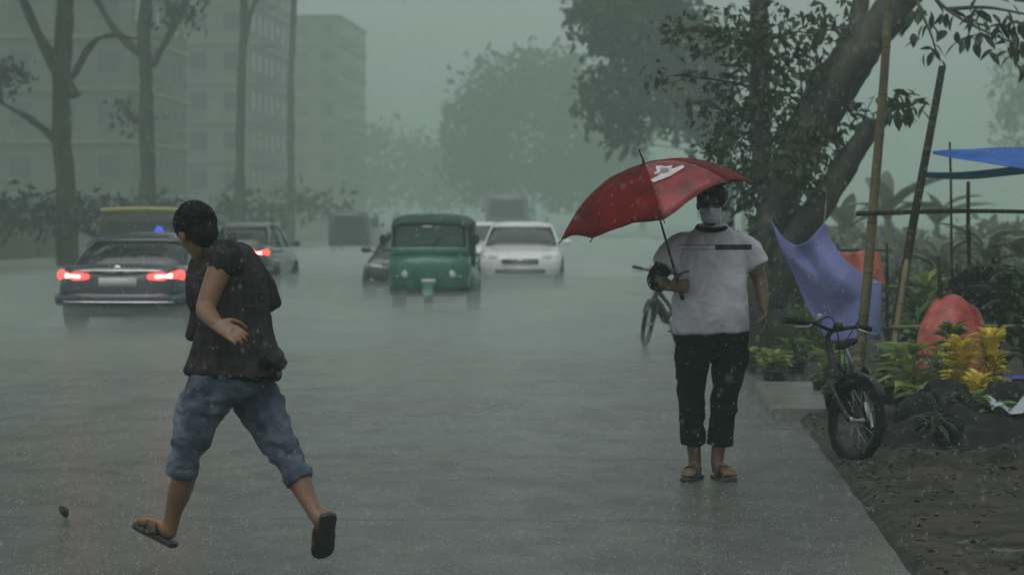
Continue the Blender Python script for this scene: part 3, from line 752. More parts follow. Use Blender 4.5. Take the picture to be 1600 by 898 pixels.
def car(label, paint, loc, rz, lit=False, suv=0.0, group=None, tail='tail_off', lamps='lamp', rails=False, S=1.0, SZ=.87):
    T = thing('car', label, 'car', loc, rz, group); T.scale = (S, S, S*SZ)
    h = suv
    st = []
    for y, w_, zb, zs, zt in ((-2.29, .58, .34, .56, .62), (-2.22, .76, .25, .60, .70), (-2.05, .84, .21, .64, .76), (-1.6, .87, .20, .70, .83), (-.98, .885, .20, .76, .925),
                             (-.2, .885, .20, .79, .945), (.8, .885, .20, .80, .955), (1.5, .88, .20, .82, .985), (1.95, .86, .22, .80, .995), (2.2, .80, .26, .76, .985), (2.29, .70, .34, .70, .93)):
        st.append((y, body_half(w_, zb+h*.25, zs+h*.5, zt+h*.6)))
    bm = ring_loft(BM(), st); bmesh.ops.subdivide_edges(bm, edges=bm.edges[:], cuts=1, use_grid_fill=True, smooth=.6)
    obj('body', bm, paint, T)
    zr = 1.44+h; zw = .95+h*.6
    bm = BM()
    gs = []
    for y, wb, z0, wt, z1 in ((-1.0, .76, zw-.04, .75, zw-.02), (-.82, .79, zw-.05, .74, zw+.10), (-.20, .80, zw-.05, .60, zr-.06), (.05, .80, zw-.05, .595, zr-.02), (.75, .80, zw-.05, .59, zr-.03), (1.05, .79, zw-.05, .62, zr-.12), (1.62, .76, zw, .70, zw+.06)):
        gs.append((y, [(0, z0), (wb, z0), ((wb+wt)/2+.012, (z0+z1)/2), (wt, z1), (wt*.5, z1+.015), (0, z1+.02)]))
    obj('glasshouse', ring_loft(bm, gs), 'glass', T)
    bm = BM(); rs = []
    for y, wt, z1 in ((-.30, .60, zr-.085), (-.18, .625, zr-.05), (.1, .625, zr+.0), (.7, .62, zr-.01), (.98, .625, zr-.07), (1.06, .60, zr-.105)):
        rs.append((y, [(0, z1-.02), (wt*.9, z1-.03), (wt, z1-.015), (wt*.96, z1+.02), (wt*.5, z1+.045), (0, z1+.05)]))
    bm = ring_loft(bm, rs); obj('roof', bm, paint, T)
    for s in (-1, 1):
        for nm, p0, p1, rr in (('pillar', (s*.775, -.98, zw-.01), (s*.625, -.22, zr-.05), .032), ('pillar', (s*.80, .28, zw-.02), (s*.625, .28, zr-.03), .03), ('pillar', (s*.75, 1.62, zw+.02), (s*.625, .98, zr-.07), .055)):
            bm = BM(); tube(bm, [p0, (V(p0)+V(p1))/2+V((s*.012, 0, .012)), p1], [(rr, .02)]*3, 8, 3, ref=(0, 1, 0)); obj(nm, bm, paint, T)
        bm = BM(); ell(bm, (s*.98, -.72, zw+.07), (.10, .055, .07), seg=14); box(bm, (s*.88, -.72, zw+.03), (.1, .04, .03)); mr = obj('side_mirror', bm, paint, T)
        # lamps
        bm = BM(); tube(bm, [(s*.46, -2.235, .66+h*.5), (s*.60, -2.205, .675+h*.5), (s*.76, -2.06, .70+h*.5)], [(.045, .05), (.055, .06), (.03, .05)], 10, 4, ref=(0, 0, 1)); obj('headlight', bm, lamps, T)
        bm = BM(); ell(bm, (s*.62, -2.235, .40+h*.3), (.07, .03, .045), seg=12); obj('fog_lamp', bm, 'lamp', T)
        bm = BM(); tube(bm, [(s*.40, 2.285, .835+h*.5), (s*.60, 2.262, .84+h*.5), (s*.80, 2.12, .86+h*.5)], [(.040, .035), (.068, .05), (.075, .06)], 12, 4, ref=(0, 0, 1)); tl = obj('tail_light', bm, tail, T)
        if lit:
            bm = BM(); tube(bm, [(s*.50, 2.325, .835+h*.5), (s*.70, 2.262, .848+h*.5)], [(.024, .02), (.036, .02)], 10, 2, ref=(0, 0, 1)); obj('bulb', bm, 'tail_core', tl)
    # front: grille, lower intake, plate, wipers ; rear: bumper strip, plate, chrome, badge
    bm = BM(); box(bm, (0, -2.28, .58+h*.45), (.78, .06, .13), .02); g = obj('grille', bm, 'blackmetal', T)
    for k in range(3):
        bm = BM(); box(bm, (0, -2.315, .545+k*.035+h*.45), (.72, .012, .009)); obj('grille_bar', bm, 'chrome', g)
    bm = BM(); ell(bm, (0, -2.325, .60+h*.45), (.055, .012, .045), seg=14); obj('badge', bm, 'chrome', g)
    bm = BM(); box(bm, (0, -2.27, .35+h*.3), (1.05, .08, .11), .02); obj('intake', bm, 'blackmetal', T)
    bm = BM(); box(bm, (0, -2.325, .42+h*.3), (.5, .015, .11), .004); obj('number_plate', bm, 'plate', T)
    bm = BM(); box(bm, (0, 2.315, .755+h*.5), (.50, .015, .14), .004); obj('number_plate', bm, 'plate', T)
    bm = BM(); tube(bm, [(-.62, 2.27, .92+h*.5), (0, 2.335, .925+h*.5), (.62, 2.27, .92+h*.5)], [.016]*3, 8, 3); obj('chrome_strip', bm, 'chrome', T)
    bm = BM(); ell(bm, (0, 2.325, .965+h*.5), (.055, .015, .04), seg=14); obj('badge', bm, 'chrome', T)
    bm = BM(); tube(bm, [(-.84, 2.12, .50), (-.5, 2.30, .50), (.5, 2.30, .50), (.84, 2.12, .50)], [(.10, .06)]*4, 10, 3, ref=(0, 0, 1)); bp_ = obj('rear_bumper', bm, paint, T)
    bm = BM(); tube(bm, [(-.72, 2.29, .46), (-.4, 2.375, .46), (.4, 2.375, .46), (.72, 2.29, .46)], [.014]*4, 8, 3); obj('bumper_trim', bm, 'chrome', bp_)
    bm = BM(); box(bm, (0, 2.27, .30), (1.3, .06, .12), .02); obj('lower_valance', bm, 'blackmetal', bp_)
    for s in (-1, 1):
        for y in (-1.38, 1.38):
            bm = BM(); lathe(bm, [(.01, s*.001), (.365, s*.001), (.365, s*.02), (.36, s*.022)], 24, (s*.872, y, .34), 'X'); obj('wheel_arch', bm, 'blackmetal', T)
            wheel_parts(T, s*.80, y)
    if rails:
        for s in (-1, 1):
            bm = BM(); tube(bm, [(s*.57, -.1, zr+.03), (s*.57, .2, zr+.07), (s*.57, .75, zr+.055)], [.014]*3, 8, 3); obj('roof_rail', bm, 'chrome', T)
    return T
def roadpt(u, v): p = gnd(u, v); p.z = 0.004; return p
car('dark blue sedan driving away with its red tail lights glowing, left lane', 'navy', roadpt(199, 521)+V((0, 2.3, 0)), R(180)+R(-3), lit=True, tail='tail_lit')
car('white car with dark grille coming head on beside the green auto rickshaw', 'white_paint', roadpt(807, 449)+V((0, 2.3, 0)), R(2), suv=.08, S=1.05)
car('white car partly hidden between green auto rickshaw and nearer white car', 'white_paint', roadpt(738, 432)+V((0, 2.3, 0)), R(1), suv=.15)
car('dark grey car half hidden behind the left side of the auto rickshaw', 'dark_paint', roadpt(640, 466)+V((0, 2.3, 0)), R(-2))
car('dark car with one red tail light beyond the running person', 'dark_paint', roadpt(354, 458)+V((0, 2.3, 0)), R(180), lit=True, tail='tail_lit', suv=.15)

def rickshaw(label, loc, rz):
    T = thing('auto_rickshaw', label, 'auto rickshaw', loc, rz); T.scale = (1.02, 1, .96)
    def half(w, z0, z1, rr=.12): return [(0, z0), (w*.9, z0), (w, z0+.06), (w*1.0, (z0+z1)/2), (w*.97, z1-rr), (w*.86, z1-rr*.3), (w*.5, z1), (0, z1+.015)]
    # rear tub and mudguards
    obj('body', ring_loft(BM(), [(-.35, half(.60, .30, .72)), (.2, half(.68, .28, .78)), (1.0, half(.68, .28, .80)), (1.35, half(.64, .34, .80)), (1.42, half(.58, .40, .76))]), 'green_paint', T)
    # nose: narrow below, wide under the windscreen
    bm = ring_loft(BM(), [(-1.0, [(0, .36), (.20, .36), (.30, .45), (.34, .60), (.30, .76), (0, .80)]), (-.95, [(0, .32), (.34, .32), (.46, .45), (.50, .66), (.47, .86), (0, .91)]),
                          (-.85, [(0, .30), (.44, .30), (.56, .45), (.61, .70), (.59, .92), (0, .96)]), (-.55, [(0, .28), (.50, .28), (.62, .42), (.65, .70), (.63, .93), (0, .97)])])
    bmesh.ops.subdivide_edges(bm, edges=bm.edges[:], cuts=1, use_grid_fill=True, smooth=.7); obj('nose', bm, 'green_paint', T)
    bm = BM(); box(bm, (0, .35, .33), (1.2, 1.9, .08)); obj('floor', bm, 'blackmetal', T)
    # canvas hood
    def roofhalf(w, z): return [(0, z-.035), (w*.8, z-.06), (w*.96, z-.16), (w*1.0, z-.15), (w*.97, z-.07), (w*.82, z-.01), (w*.5, z+.02), (0, z+.03)]
    obj('canopy', ring_loft(BM(), [(-.80, roofhalf(.575, 1.50)), (-.7, roofhalf(.60, 1.555)), (0, roofhalf(.64, 1.60)), (.9, roofhalf(.64, 1.59)), (1.30, roofhalf(.60, 1.50))]), 'green_canvas', T)
    bm = BM(); box(bm, (0, 1.33, 1.12), (1.18, .03, .75), .01); obj('rear_curtain', bm, 'green_canvas', T)
    for s in (-1, 1):
        bm = BM(); tube(bm, [(s*.585, -.78, .90), (s*.575, -.74, 1.2), (s*.55, -.70, 1.49)], [.028]*3, 8, 3); obj('windscreen_post', bm, 'green_paint', T)
        bm = BM(); tube(bm, [(s*.62, .05, .76), (s*.62, .05, 1.48)], [.02, .02], 8, 1); obj('side_post', bm, 'blackmetal', T)
        bm = BM(); box(bm, (s*.625, .95, 1.12), (.02, .75, .75), .005); obj('side_curtain', bm, 'green_canvas', T)
        bm = BM(); ell(bm, (s*.36, -.965, .62), (.06, .045, .06), seg=18); hl = obj('headlight', bm, 'lamp', T)
        bm = BM(); lathe(bm, [(.085, -.02), (.10, 0), (.10, .03), (.088, .035)], 18, (0, 0, 0)); bmesh.ops.transform(bm, matrix=Matrix.Translation((s*.36, -.975, .62)) @ Matrix.Scale(.72, 4) @ Matrix.Rotation(R(90), 4, 'X'), verts=bm.verts); obj('rim', bm, 'chrome', hl)
        bm = BM(); ell(bm, (s*.47, -.93, .60), (.04, .03, .03), seg=12); obj('indicator', bm, 'yellow', T)
        bm = BM(); tube(bm, [(s*.60, -.72, .98), (s*.70, -.76, 1.05), (s*.72, -.76, 1.12)], [.008]*3, 6, 2); mo = obj('mirror_arm', bm, 'blackmetal', T)
        bm = BM(); ell(bm, (s*.725, -.76, 1.20), (.055, .015, .085), seg=14); obj('mirror', bm, 'blackmetal', mo)
        bm = BM(); lathe(bm, [(.30, -.09), (.32, -.08), (.32, .10), (.30, .11)], 24, (s*.60, .95, .24), 'X'); obj('rear_mudguard', bm, 'green_paint', T)
        wheel_parts(T, s*.60, .95, .23, .11)
    pane(T, [(-.55, -.785, 1.08), (.55, -.785, 1.08), (.525, -.72, 1.46), (-.525, -.72, 1.46)], 'glass_pale', 'windscreen')
    bm = BM(); sq = [(-.555, -.79, 1.075), (.555, -.79, 1.075), (.53, -.735, 1.465), (-.53, -.735, 1.465), (-.555, -.79, 1.075)]
    for a_, b_ in zip(sq, sq[1:]): tube(bm, [a_, b_], [.022, .022], 8, 1)
    sl_ = obj('windscreen_seal', bm, 'tyre', T); sl_['kind'] = 'stuff'
    bm = BM(); tube(bm, [(-.60, -.72, .36), (-.35, -.97, .345), (.35, -.97, .345), (.60, -.72, .36)], [(.075, .03)]*4, 8, 3, ref=(0, 0, 1)); obj('skirt', bm, 'tyre', T)
    bm = BM(); tube(bm, [(.05, -.825, 1.09), (.22, -.80, 1.28)], [.008, .006], 6, 1); obj('wiper', bm, 'blackmetal', T)
    bm = BM(); box(bm, (-.03, -.775, 1.41), (.15, .015, .04), .004); obj('white_patch', bm, 'plate', T)  # small white patch near the top of the windscreen
    bm = BM(); tube(bm, [(-.56, -.80, 1.0), (0, -.83, 1.0), (.56, -.80, 1.0)], [(.085, .035)]*3, 10, 3, ref=(0, 0, 1)); obj('cowl_panel', bm, 'green_paint', T)
    bm = BM(); box(bm, (0, -1.015, .52), (.22, .015, .07), .004); obj('number_plate', bm, 'plate', T)
    bm = BM(); tube(bm, [(-.42, -.98, .36), (-.25, -1.12, .36), (.25, -1.12, .36), (.42, -.98, .36)], [.022]*4, 8, 3); obj('bumper', bm, 'blackmetal', T)
    bm = BM(); tube(bm, [(0, -1.28, .28), (0, -1.20, .40), (0, -1.0, .48), (0, -.80, .42)], [(.09, .012)]*4, 10, 3, ref=(1, 0, 0)); obj('front_mudguard', bm, 'green_paint', T)
    wheel_parts(T, .001, -1.03, .23, .11)
    # driver's bench and passengers' seat seen through the glass
    bm = BM(); box(bm, (0, -.1, .62), (.7, .35, .12), .03); box(bm, (0, .1, .85), (.7, .1, .4), .03); obj('driver_seat', bm, 'black_tarp', T)
    bm = BM(); box(bm, (0, .95, .75), (1.1, .45, .14), .03); box(bm, (0, 1.18, 1.0), (1.1, .12, .5), .03); obj('rear_seat', bm, 'salmon', T)
    return T
rick = rickshaw('green three wheeled auto rickshaw coming head on through the rain', roadpt(667, 489)+V((0, 1.0, 0)), R(1.5))

def van(label, cat, loc, rz, W, H, L, mat, rear=True, name='van', stripe=None):
    T = thing(name, label, cat, loc, rz)
    def half(w, z0, z1): return [(0, z0), (w*.96, z0), (w, z0+.08), (w, (z0+z1)*.5), (w*.95, z1-.16), (w*.86, z1-.03), (0, z1)]
    obj('body', ring_loft(BM(), [(-L/2, half(W/2*.95, .38, H-.14)), (-L/2+.12, half(W/2, .32, H-.02)), (L/2-.12, half(W/2, .32, H)), (L/2, half(W/2*.96, .38, H-.08))]), mat, T)
    for s in (-1, 1):
        pane(T, [(-W*.40, s*(L/2+.004), H*.55), (W*.40, s*(L/2+.004), H*.55), (W*.36, s*(L/2+.004), H*.88), (-W*.36, s*(L/2+.004), H*.88)][::(1 if s < 0 else -1)], 'glass', 'windscreen' if s < 0 else 'rear_window')
        k = max(2, int(L/1.3))
        for i in range(k):
            y0 = -L/2+.45+i*(L-.8)/k; y1 = y0+(L-.8)/k-.14
            pane(T, [(s*(W/2*.985), y0, H*.56), (s*(W/2*.985), y1, H*.56), (s*W/2*.972, y1, H*.84), (s*W/2*.972, y0, H*.84)][::s], 'glass', 'side_window', .004)
        for y in (-L/2+.85, L/2-.9): wheel_parts(T, s*(W/2-.12), y, .36, .22)
        for e in (-1, 1):
            bm = BM(); box(bm, (s*W*.40, e*(L/2+.01), H*.36), (.16, .04, .14), .01); obj('headlight' if e < 0 else 'tail_light', bm, 'lamp' if e < 0 else 'tail_off', T)
        bm = BM(); ell(bm, (s*(W/2+.14), -L/2+.3, H*.68), (.07, .04, .13), seg=12); obj('side_mirror', bm, 'blackmetal', T)
    bm = BM(); box(bm, (0, -L/2-.03, .42), (W*.95, .1, .16), .03); obj('bumper', bm, 'blackmetal', T)
    bm = BM(); box(bm, (0, L/2+.03, .42), (W*.95, .1, .16), .03); obj('bumper', bm, 'blackmetal', T)
    if stripe:
        bm = BM(); tube(bm, [(-W*.44, L/2-.06, H+.02), (0, L/2-.02, H+.045), (W*.44, L/2-.06, H+.02)], [(.04, .03)]*3, 8, 2, ref=(0, 0, 1)); tag(obj('roof_stripe', bm, stripe, T), 'yellow strip along the roof edge')
    return T
ol = van('olive van with yellow roof edge ahead of the dark blue sedan', 'van', roadpt(222, 470)+V((0, 2.2, 0)), R(180), 1.75, 1.62, 4.2, 'olive', stripe='yellow')
bm = BM(); ell(bm, (-.30, 2.11, 1.20), (.10, .03, .16), seg=14); tag(obj('blue_sign', bm, 'blue_lamp', ol), 'glowing blue panel in the rear window')
van('faint grey green minibus far down the left of the road', 'minibus', roadpt(545, 397)+V((0, 2.2, 0)), R(180), 1.8, 1.85, 4.4, 'dark_paint', name='minibus')
van('faint grey bus far off above the white car', 'bus', roadpt(792, 386)+V((0, 4.5, 0)), 0, 2.4, 2.95, 9.0, 'grey_paint', name='bus')

# spray thrown up from the wheels
def spray(u, v, rx, ry, rz_, seed):
    c = gnd(u, v); bm = BM(); bmesh.ops.create_icosphere(bm, subdivisions=4, radius=1)
    for q in bm.verts:
        k = 1+.35*noise.noise(q.co*1.6+V((seed*5.3, 0, 0)))+.15*noise.noise(q.co*4+V((seed, 0, 0)))
        q.co = V((q.co.x*rx*k, q.co.y*ry*k, max(-.03, q.co.z*rz_*k)))+V((c.x, c.y, .035))
    tag(obj('road_spray', bm, 'spray'), 'pale spray thrown up from the wet road by the traffic', 'spray', kind='stuff')
for i, a in enumerate(((205, 510, 1.25, 1.6, .30), (672, 480, 1.05, 1.5, .26), (800, 444, 1.5, 2.0, .34), (600, 460, 1.1, 1.6, .3), (380, 452, 1.6, 2.0, .4), (905, 432, 2.2, 2.5, .35))): spray(*a, i+1)

# ------------------------------------------------------------------ trees
def cloud(c, r, n, shell=.5):
    p = rng.normal(size=(n, 3)); p /= np.linalg.norm(p, axis=1, keepdims=True)
    k = rng.uniform(0, 1, n)**(1/3)*(1-shell)+shell*rng.uniform(.75, 1.05, n)
    lump = np.array([1+.35*noise.noise(V(q)*2.2+V(c)) for q in p])
    return np.asarray(c)[None]+p*np.asarray(r)[None]*(k*lump)[:, None]
def tree(label, base, limbs, clumps, leaf, mats=('bark', 'leaf_mid'), name='tree', seed=1, group=None, twigs=True, clus=.35):
    """limbs: [(pts, radii)] world; clumps: [(centre, (rx,ry,rz), n)] world"""
    T = thing(name, label, 'tree', base, 0, group); B = V(base)
    bm = BM(); allp = []
    for pts, rr in limbs:
        P = [V(p)-B for p in pts]
        wob = [p+V((noise.noise(p*.8+V((seed, 0, 0))), noise.noise(p*.8+V((0, seed, 0))), 0))*.10*min(1, i)*(rr[i]*2+.1) for i, p in enumerate(P)]
        tube(bm, wob, rr, 30 if name == 'leaning_tree' else 18, 16 if name == 'leaning_tree' else 9, cap=.2); allp += [tuple(p[:3]) for p in catmull([tuple(p) for p in wob], 6)]
    if name in ('avenue_tree', 'roadside_tree'):
        bm.normal_update()
        for v in bm.verts:
            q = v.co+B; v.co = v.co+v.normal*(.07*noise.noise(V((q.x*2.2, q.y*2.2, q.z*.9)))+.05*noise.noise(V((q.x*5, q.y*5, q.z*1.8))))
    if name == 'leaning_tree':                                    # furrowed bark
        bm.normal_update()
        for v in bm.verts:
            q = v.co; v.co = q+v.normal*(.022*(1-2.4*abs(noise.noise(V((q.x*6, q.y*6, q.z*1.6)))))+.02*noise.noise(q*3.1)+.008*noise.noise(q*17))
    pos = []; AP = np.array(allp)
    for c, r, n in clumps:
        c = V(c)-B
        if twigs:
            dd = np.linalg.norm(AP-np.array(c)[None]+np.array([0, 0, .35*max(r)])[None], axis=1); q = V(AP[int(np.argmin(dd))])
            mid = (q+c)/2+V((rnd.uniform(-.1, .1), rnd.uniform(-.1, .1), .15))*max(r)
            rad = max(.012, min(.09, .05*max(r))); tube(bm, [q, mid, c], [rad*1.4, rad, rad*.5], 7, 3, cap=.2)
            for k in range(7):
                e = c+V((rnd.gauss(0, .55)*r[0], rnd.gauss(0, .55)*r[1], rnd.gauss(0, .55)*r[2])); tube(bm, [mid.lerp(c, rnd.random()), (mid+e)/2+V((0, 0, .05)), e], [rad*.5, rad*.4, rad*.2], 5, 2, cap=.2)
        # leaves sit in sprays rather than evenly
        m = max(3, int(n/9)); hub = cloud(c, r, m)
        for h in hub:
            k = 9; pos.append(h[None]+rng.normal(size=(k, 3))*leaf*clus*2.2)
    obj('trunk', bm, mats[0], T)
    P = np.concatenate(pos); D = rng.normal(size=P.shape)*.8; D[:, 2] -= .55
    cr = obj('crown', leaves_mesh(P, D, leaf*rng.uniform(.6, 1.35, len(P)), .5, seed), mats[1], T, smooth=False); cr['kind'] = 'stuff'
    return T
# near leaning tree on the verge
d0 = 25.0; A = lambda u, v, dy=0.0: at(u, v, d0+dy)
b0 = gnd(1200, 575); b0.z = -.05
limbs = [([b0, A(1196, 480), A(1200, 400), A(1215, 320), A(1250, 225), A(1300, 140), A(1352, 68), A(1425, -20), A(1500, -110)], [.29, .22, .20, .19, .20, .21, .19, .15, .11]),
         ([A(1205, 470, -.1), A(1238, 385, -.25), A(1290, 305, -.3), A(1335, 235, -.3), A(1366, 192, -.3)], [.14, .135, .12, .10, .075]),
         ([A(1205, 330, .1), A(1190, 230, .3), A(1185, 120, .4), A(1186, 0, .4), A(1190, -120, .4)], [.10, .09, .085, .075, .06]),
         ([A(1300, 140, 0), A(1335, 60, .5), A(1350, -60, .8)], [.10, .09, .06])]
cl = []
for u, v, ru, rv, n in ((1180, 290, 45, 55, 420), (1160, 210, 60, 60, 460), (1235, 250, 55, 60, 420), (1180, 130, 70, 60, 420), (1250, 160, 60, 70, 420), (1120, 235, 28, 26, 110), (1230, 60, 80, 55, 380), (1150, 50, 60, 40, 230),
                        (1300, 40, 45, 45, 150), (1100, 55, 45, 16, 80), (1055, 50, 28, 10, 36), (1050, 118, 24, 12, 32), (1080, 160, 22, 22, 40), (1290, 215, 40, 30, 130), (1205, 345, 35, 40, 200), (1330, 175, 20, 16, 22), (1195, 405, 30, 40, 130)):
    cl.append((A(u, v, rnd.uniform(-.5, .5)), (ru/160, rv/160*.9 if ru < 30 else .45, rv/160), int(n*.72)))
near = tree('leaning tree with leafy dark trunk standing behind the periwinkle tarp', b0, limbs, cl, .115, ('bark', 'leaf_mid'), 'leaning_tree', 3)
# its low branches on the right: single large leaves
lm = BM()
prof = [(0, .004), (.12, .12), (.3, .21), (.5, .23), (.72, .17), (.9, .07), (1, .004)]
lv = [[lm.verts.new((s_*w_, t, -.18*t*t+abs(s_)*w_*.35)) for s_ in (-1, 0, 1)] for t, w_ in prof]
for a, b in zip(lv, lv[1:]):
    for q in range(2): lm.faces.new((a[q], a[q+1], b[q+1], b[q]))
leaf_me = bpy.data.meshes.new('leaf'); lm.to_mesh(leaf_me); lm.free(); leaf_me.materials.append(MAT['leaf_near'])
def put_leaf(parent, p, dr, size, me=None, roll=0.0):
    o = bpy.data.objects.new('leaf', me or leaf_me); COL.objects.link(o); o.parent = parent
    o.location = V(p); q = V(dr).to_track_quat('Y', 'Z') @ Quaternion((0, 1, 0), roll); o.rotation_mode = 'QUATERNION'; o.rotation_quaternion = q; o.scale = (size,)*3
    return o
bm = BM(); N = V(near.location)
br = [[A(1440, -25, -.8), A(1480, 15, -1.4), A(1530, 45, -1.6), A(1590, 70, -1.7), A(1640, 90, -1.7)], [A(1425, -20, -.6), A(1440, 20, -1.3), A(1455, 55, -1.5), A(1462, 78, -1.5)], [A(1480, 15, -1.4), A(1540, 12, -1.5), A(1600, 22, -1.6), A(1650, 30, -1.6)],
      [A(1366, 192, -.3), A(1385, 172, -.9), A(1402, 150, -1.2), A(1412, 140, -1.3)], [A(1385, 172, -.9), A(1420, 165, -1.2), A(1432, 160, -1.2)], [A(1366, 192, -.3), A(1345, 180, -.6), A(1330, 178, -.8)]]
for P in br: tube(bm, [p-N for p in P], [.022, .016, .011, .008, .005][:len(P)], 7, 4)
branch = obj('branch', bm, 'bark', near)
def leaves_along(P, n, sp, sz):
    for i in range(n):
        t = rnd.uniform(.2, 1)*(len(P)-1); k = min(int(t), len(P)-2); p = P[k].lerp(P[k+1], t-k)-N
        p = p+V((rnd.gauss(0, sp), rnd.gauss(0, .12), rnd.gauss(-sp*.3, sp*.7)))
        dr = V((rnd.uniform(-.9, .9), rnd.uniform(-.7, .3), rnd.uniform(-1.1, .1))); put_leaf(branch, p, dr, sz*rnd.uniform(.75, 1.25), roll=rnd.uniform(-.8, .8))
leaves_along(br[0], 62, .11, .16); leaves_along(br[1], 26, .10, .16); leaves_along(br[2], 44, .13, .16)
leaves_along(br[3], 24, .09, .17); leaves_along(br[4], 16, .10, .17); leaves_along(br[5], 5, .06, .14)

# trees further back along the right side, each paler in the rain
def simple_tree(label, x, y, h, spread, clumps, leaf, n, seed, lean=0.0, r0=.3, mats=('bark_far', 'leaf_far'), group='trees fading into the rain'):
    b = V((x, y, -.06)); top = V((x+lean*h, y, h))
    rs = random.Random(seed)
    limbs = [([b, V((x+lean*h*.15, y, h*.3)), V((x+lean*h*.45, y, h*.62)), top], [r0, r0*.8, r0*.6, r0*.2])]
    cl = []
    for (du, dz, rx, rz_, k) in clumps:
        cl.append((V((x+du, y+rs.uniform(-1, 1)*spread*.3, dz)), (rx, max(rx*.8, .8), rz_), int(n*k)))
    return tree(label, b, limbs, cl, leaf, mats, 'roadside_tree', seed, group)
# px scale at distance y: s=4000/y ; z = 1.45 + (345-v)/s ; x = (u-1026)/s
def pxc(y, L): 
    s = 4000/y; return [((u-1026)/s, 1.45+(345-v)/s, ru/s, rv/s, k) for u, v, ru, rv, k in L]
def far(label, y, x, L, leaf, n, seed, h, r0=.3, mats=('bark_far', 'leaf_far'), lean=0.0):
    return simple_tree(label, x, y, h, 2, [(a-x, b, c, d_, k) for a, b, c, d_, k in pxc(y, L)], leaf, n, seed, lean, r0, mats)
far('grey green tree overhanging the road above the umbrella finial', 95, 2.6, [(950, 30, 50, 40, 1), (1020, -10, 60, 50, 1), (1010, 60, 80, 50, 1.2), (960, 150, 50, 45, .8), (1040, 140, 60, 55, 1), (1090, 90, 70, 70, 1.2), (980, 200, 25, 22, .3), (1100, 190, 55, 40, .7), (920, 20, 24, 20, .3)], .42, 800, 21, 6.8, .32)
far('faint rounded tree in the distance, seen left of the umbrella', 260, 9, [(860, 120, 60, 50, 1), (780, 140, 55, 50, 1), (740, 200, 50, 60, 1), (820, 220, 80, 70, 1.5), (910, 200, 70, 80, 1.5), (900, 280, 70, 40, 1), (760, 270, 60, 40, .8), (960, 260, 60, 60, 1)], 1.0, 900, 22, 8.5, .5)
far('faintest tree line clump at the end of the road', 360, -2, [(600, 250, 80, 50, 1), (700, 265, 70, 45, 1), (520, 240, 70, 60, 1), (640, 290, 120, 30, 1), (800, 280, 90, 40, 1)], 1.4, 600, 23, 7, .5)
far('pale bushy tree far behind the bamboo poles', 200, 31, [(1580, 130, 40, 60, 1), (1640, 150, 70, 70, 1), (1600, 200, 60, 50, 1)], .6, 420, 24, 12.0, .3, ('bark_far', 'leaf_hazed'))
# avenue on the left of the road: tall trunks, crowns meeting overhead
def avenue(label, u, d, r, seed, forks, low, n=900):
    s = 4000/d; x = (u-1026)/s
    y = d; b = V((x, y, -.06)); Z = lambda v: 1.45+(345-v)/s; X = lambda q: (q-1026)/s
    rs = random.Random(seed)
    limbs = [([b, V((x+rs.uniform(-.1, .1), y, Z(250))), V((x+rs.uniform(-.2, .2), y, Z(120))), V((x+rs.uniform(-.3, .3), y, Z(0))), V((x+rs.uniform(-.6, .6), y, Z(-170)))], [r*1.25, r, r*.92, r*.85, r*.5])]
    for (u0, v0, u1, v1, u2, v2, rr) in forks: limbs.append(([V((X(u0), y, Z(v0))), V((X(u1), y-.3, Z(v1))), V((X(u2), y-.6, Z(v2)))], [rr, rr*.8, rr*.5]))
    cl = []
    for k in range(6): cl.append((V((x+rs.uniform(-4.5, 6), y+rs.uniform(-5, 5), Z(0)+rs.uniform(2.6, 6))), (2.8, 2.8, 1.4), 420))  # unseen crown clumps above the frame, added to darken the haze below
    for (u1, v1, ru, rv, k) in low: cl.append((V((X(u1), y+rs.uniform(-1.5, 1.5), Z(v1))), (ru/s, max(1.2, ru/s*.8), rv/s), int(n*k)))
    return tree(label, b, limbs, cl, .30*d/80+.05, ('bark_far', 'leaf_far'), 'avenue_tree', seed, 'avenue trees on the left')
avenue('thick forked trunk of the nearest avenue tree at far left', 98, 74, .29, 31, [(110, 150, 60, 60, 20, -40, .2), (105, 120, 150, 60, 215, 60, .1), (90, 230, 50, 190, 0, 160, .12)],
       [(30, -70, 90, 40, .6), (150, -80, 110, 40, .6), (10, 110, 25, 22, .10), (20, 330, 60, 22, .4), (110, 335, 60, 18, .35)])
avenue('second avenue trunk from the left with a level side branch', 228, 88, .27, 32, [(232, 100, 270, 40, 310, -40, .15), (226, 90, 180, 50, 140, -20, .15)],
       [(230, -80, 110, 40, .6), (285, 18, 35, 18, .15), (187, 175, 18, 14, .08), (230, 330, 60, 16, .3)], 800)
avenue('third slim avenue trunk from the left', 372, 112, .21, 33, [(375, 60, 400, 0, 430, -60, .12)], [(370, -85, 110, 35, .6), (380, 325, 60, 16, .3)], 700)
avenue('fourth avenue trunk, thin and almost lost in rain', 452, 142, .20, 34, [], [(450, -85, 110, 35, .6), (470, 318, 60, 18, .3)], 600)
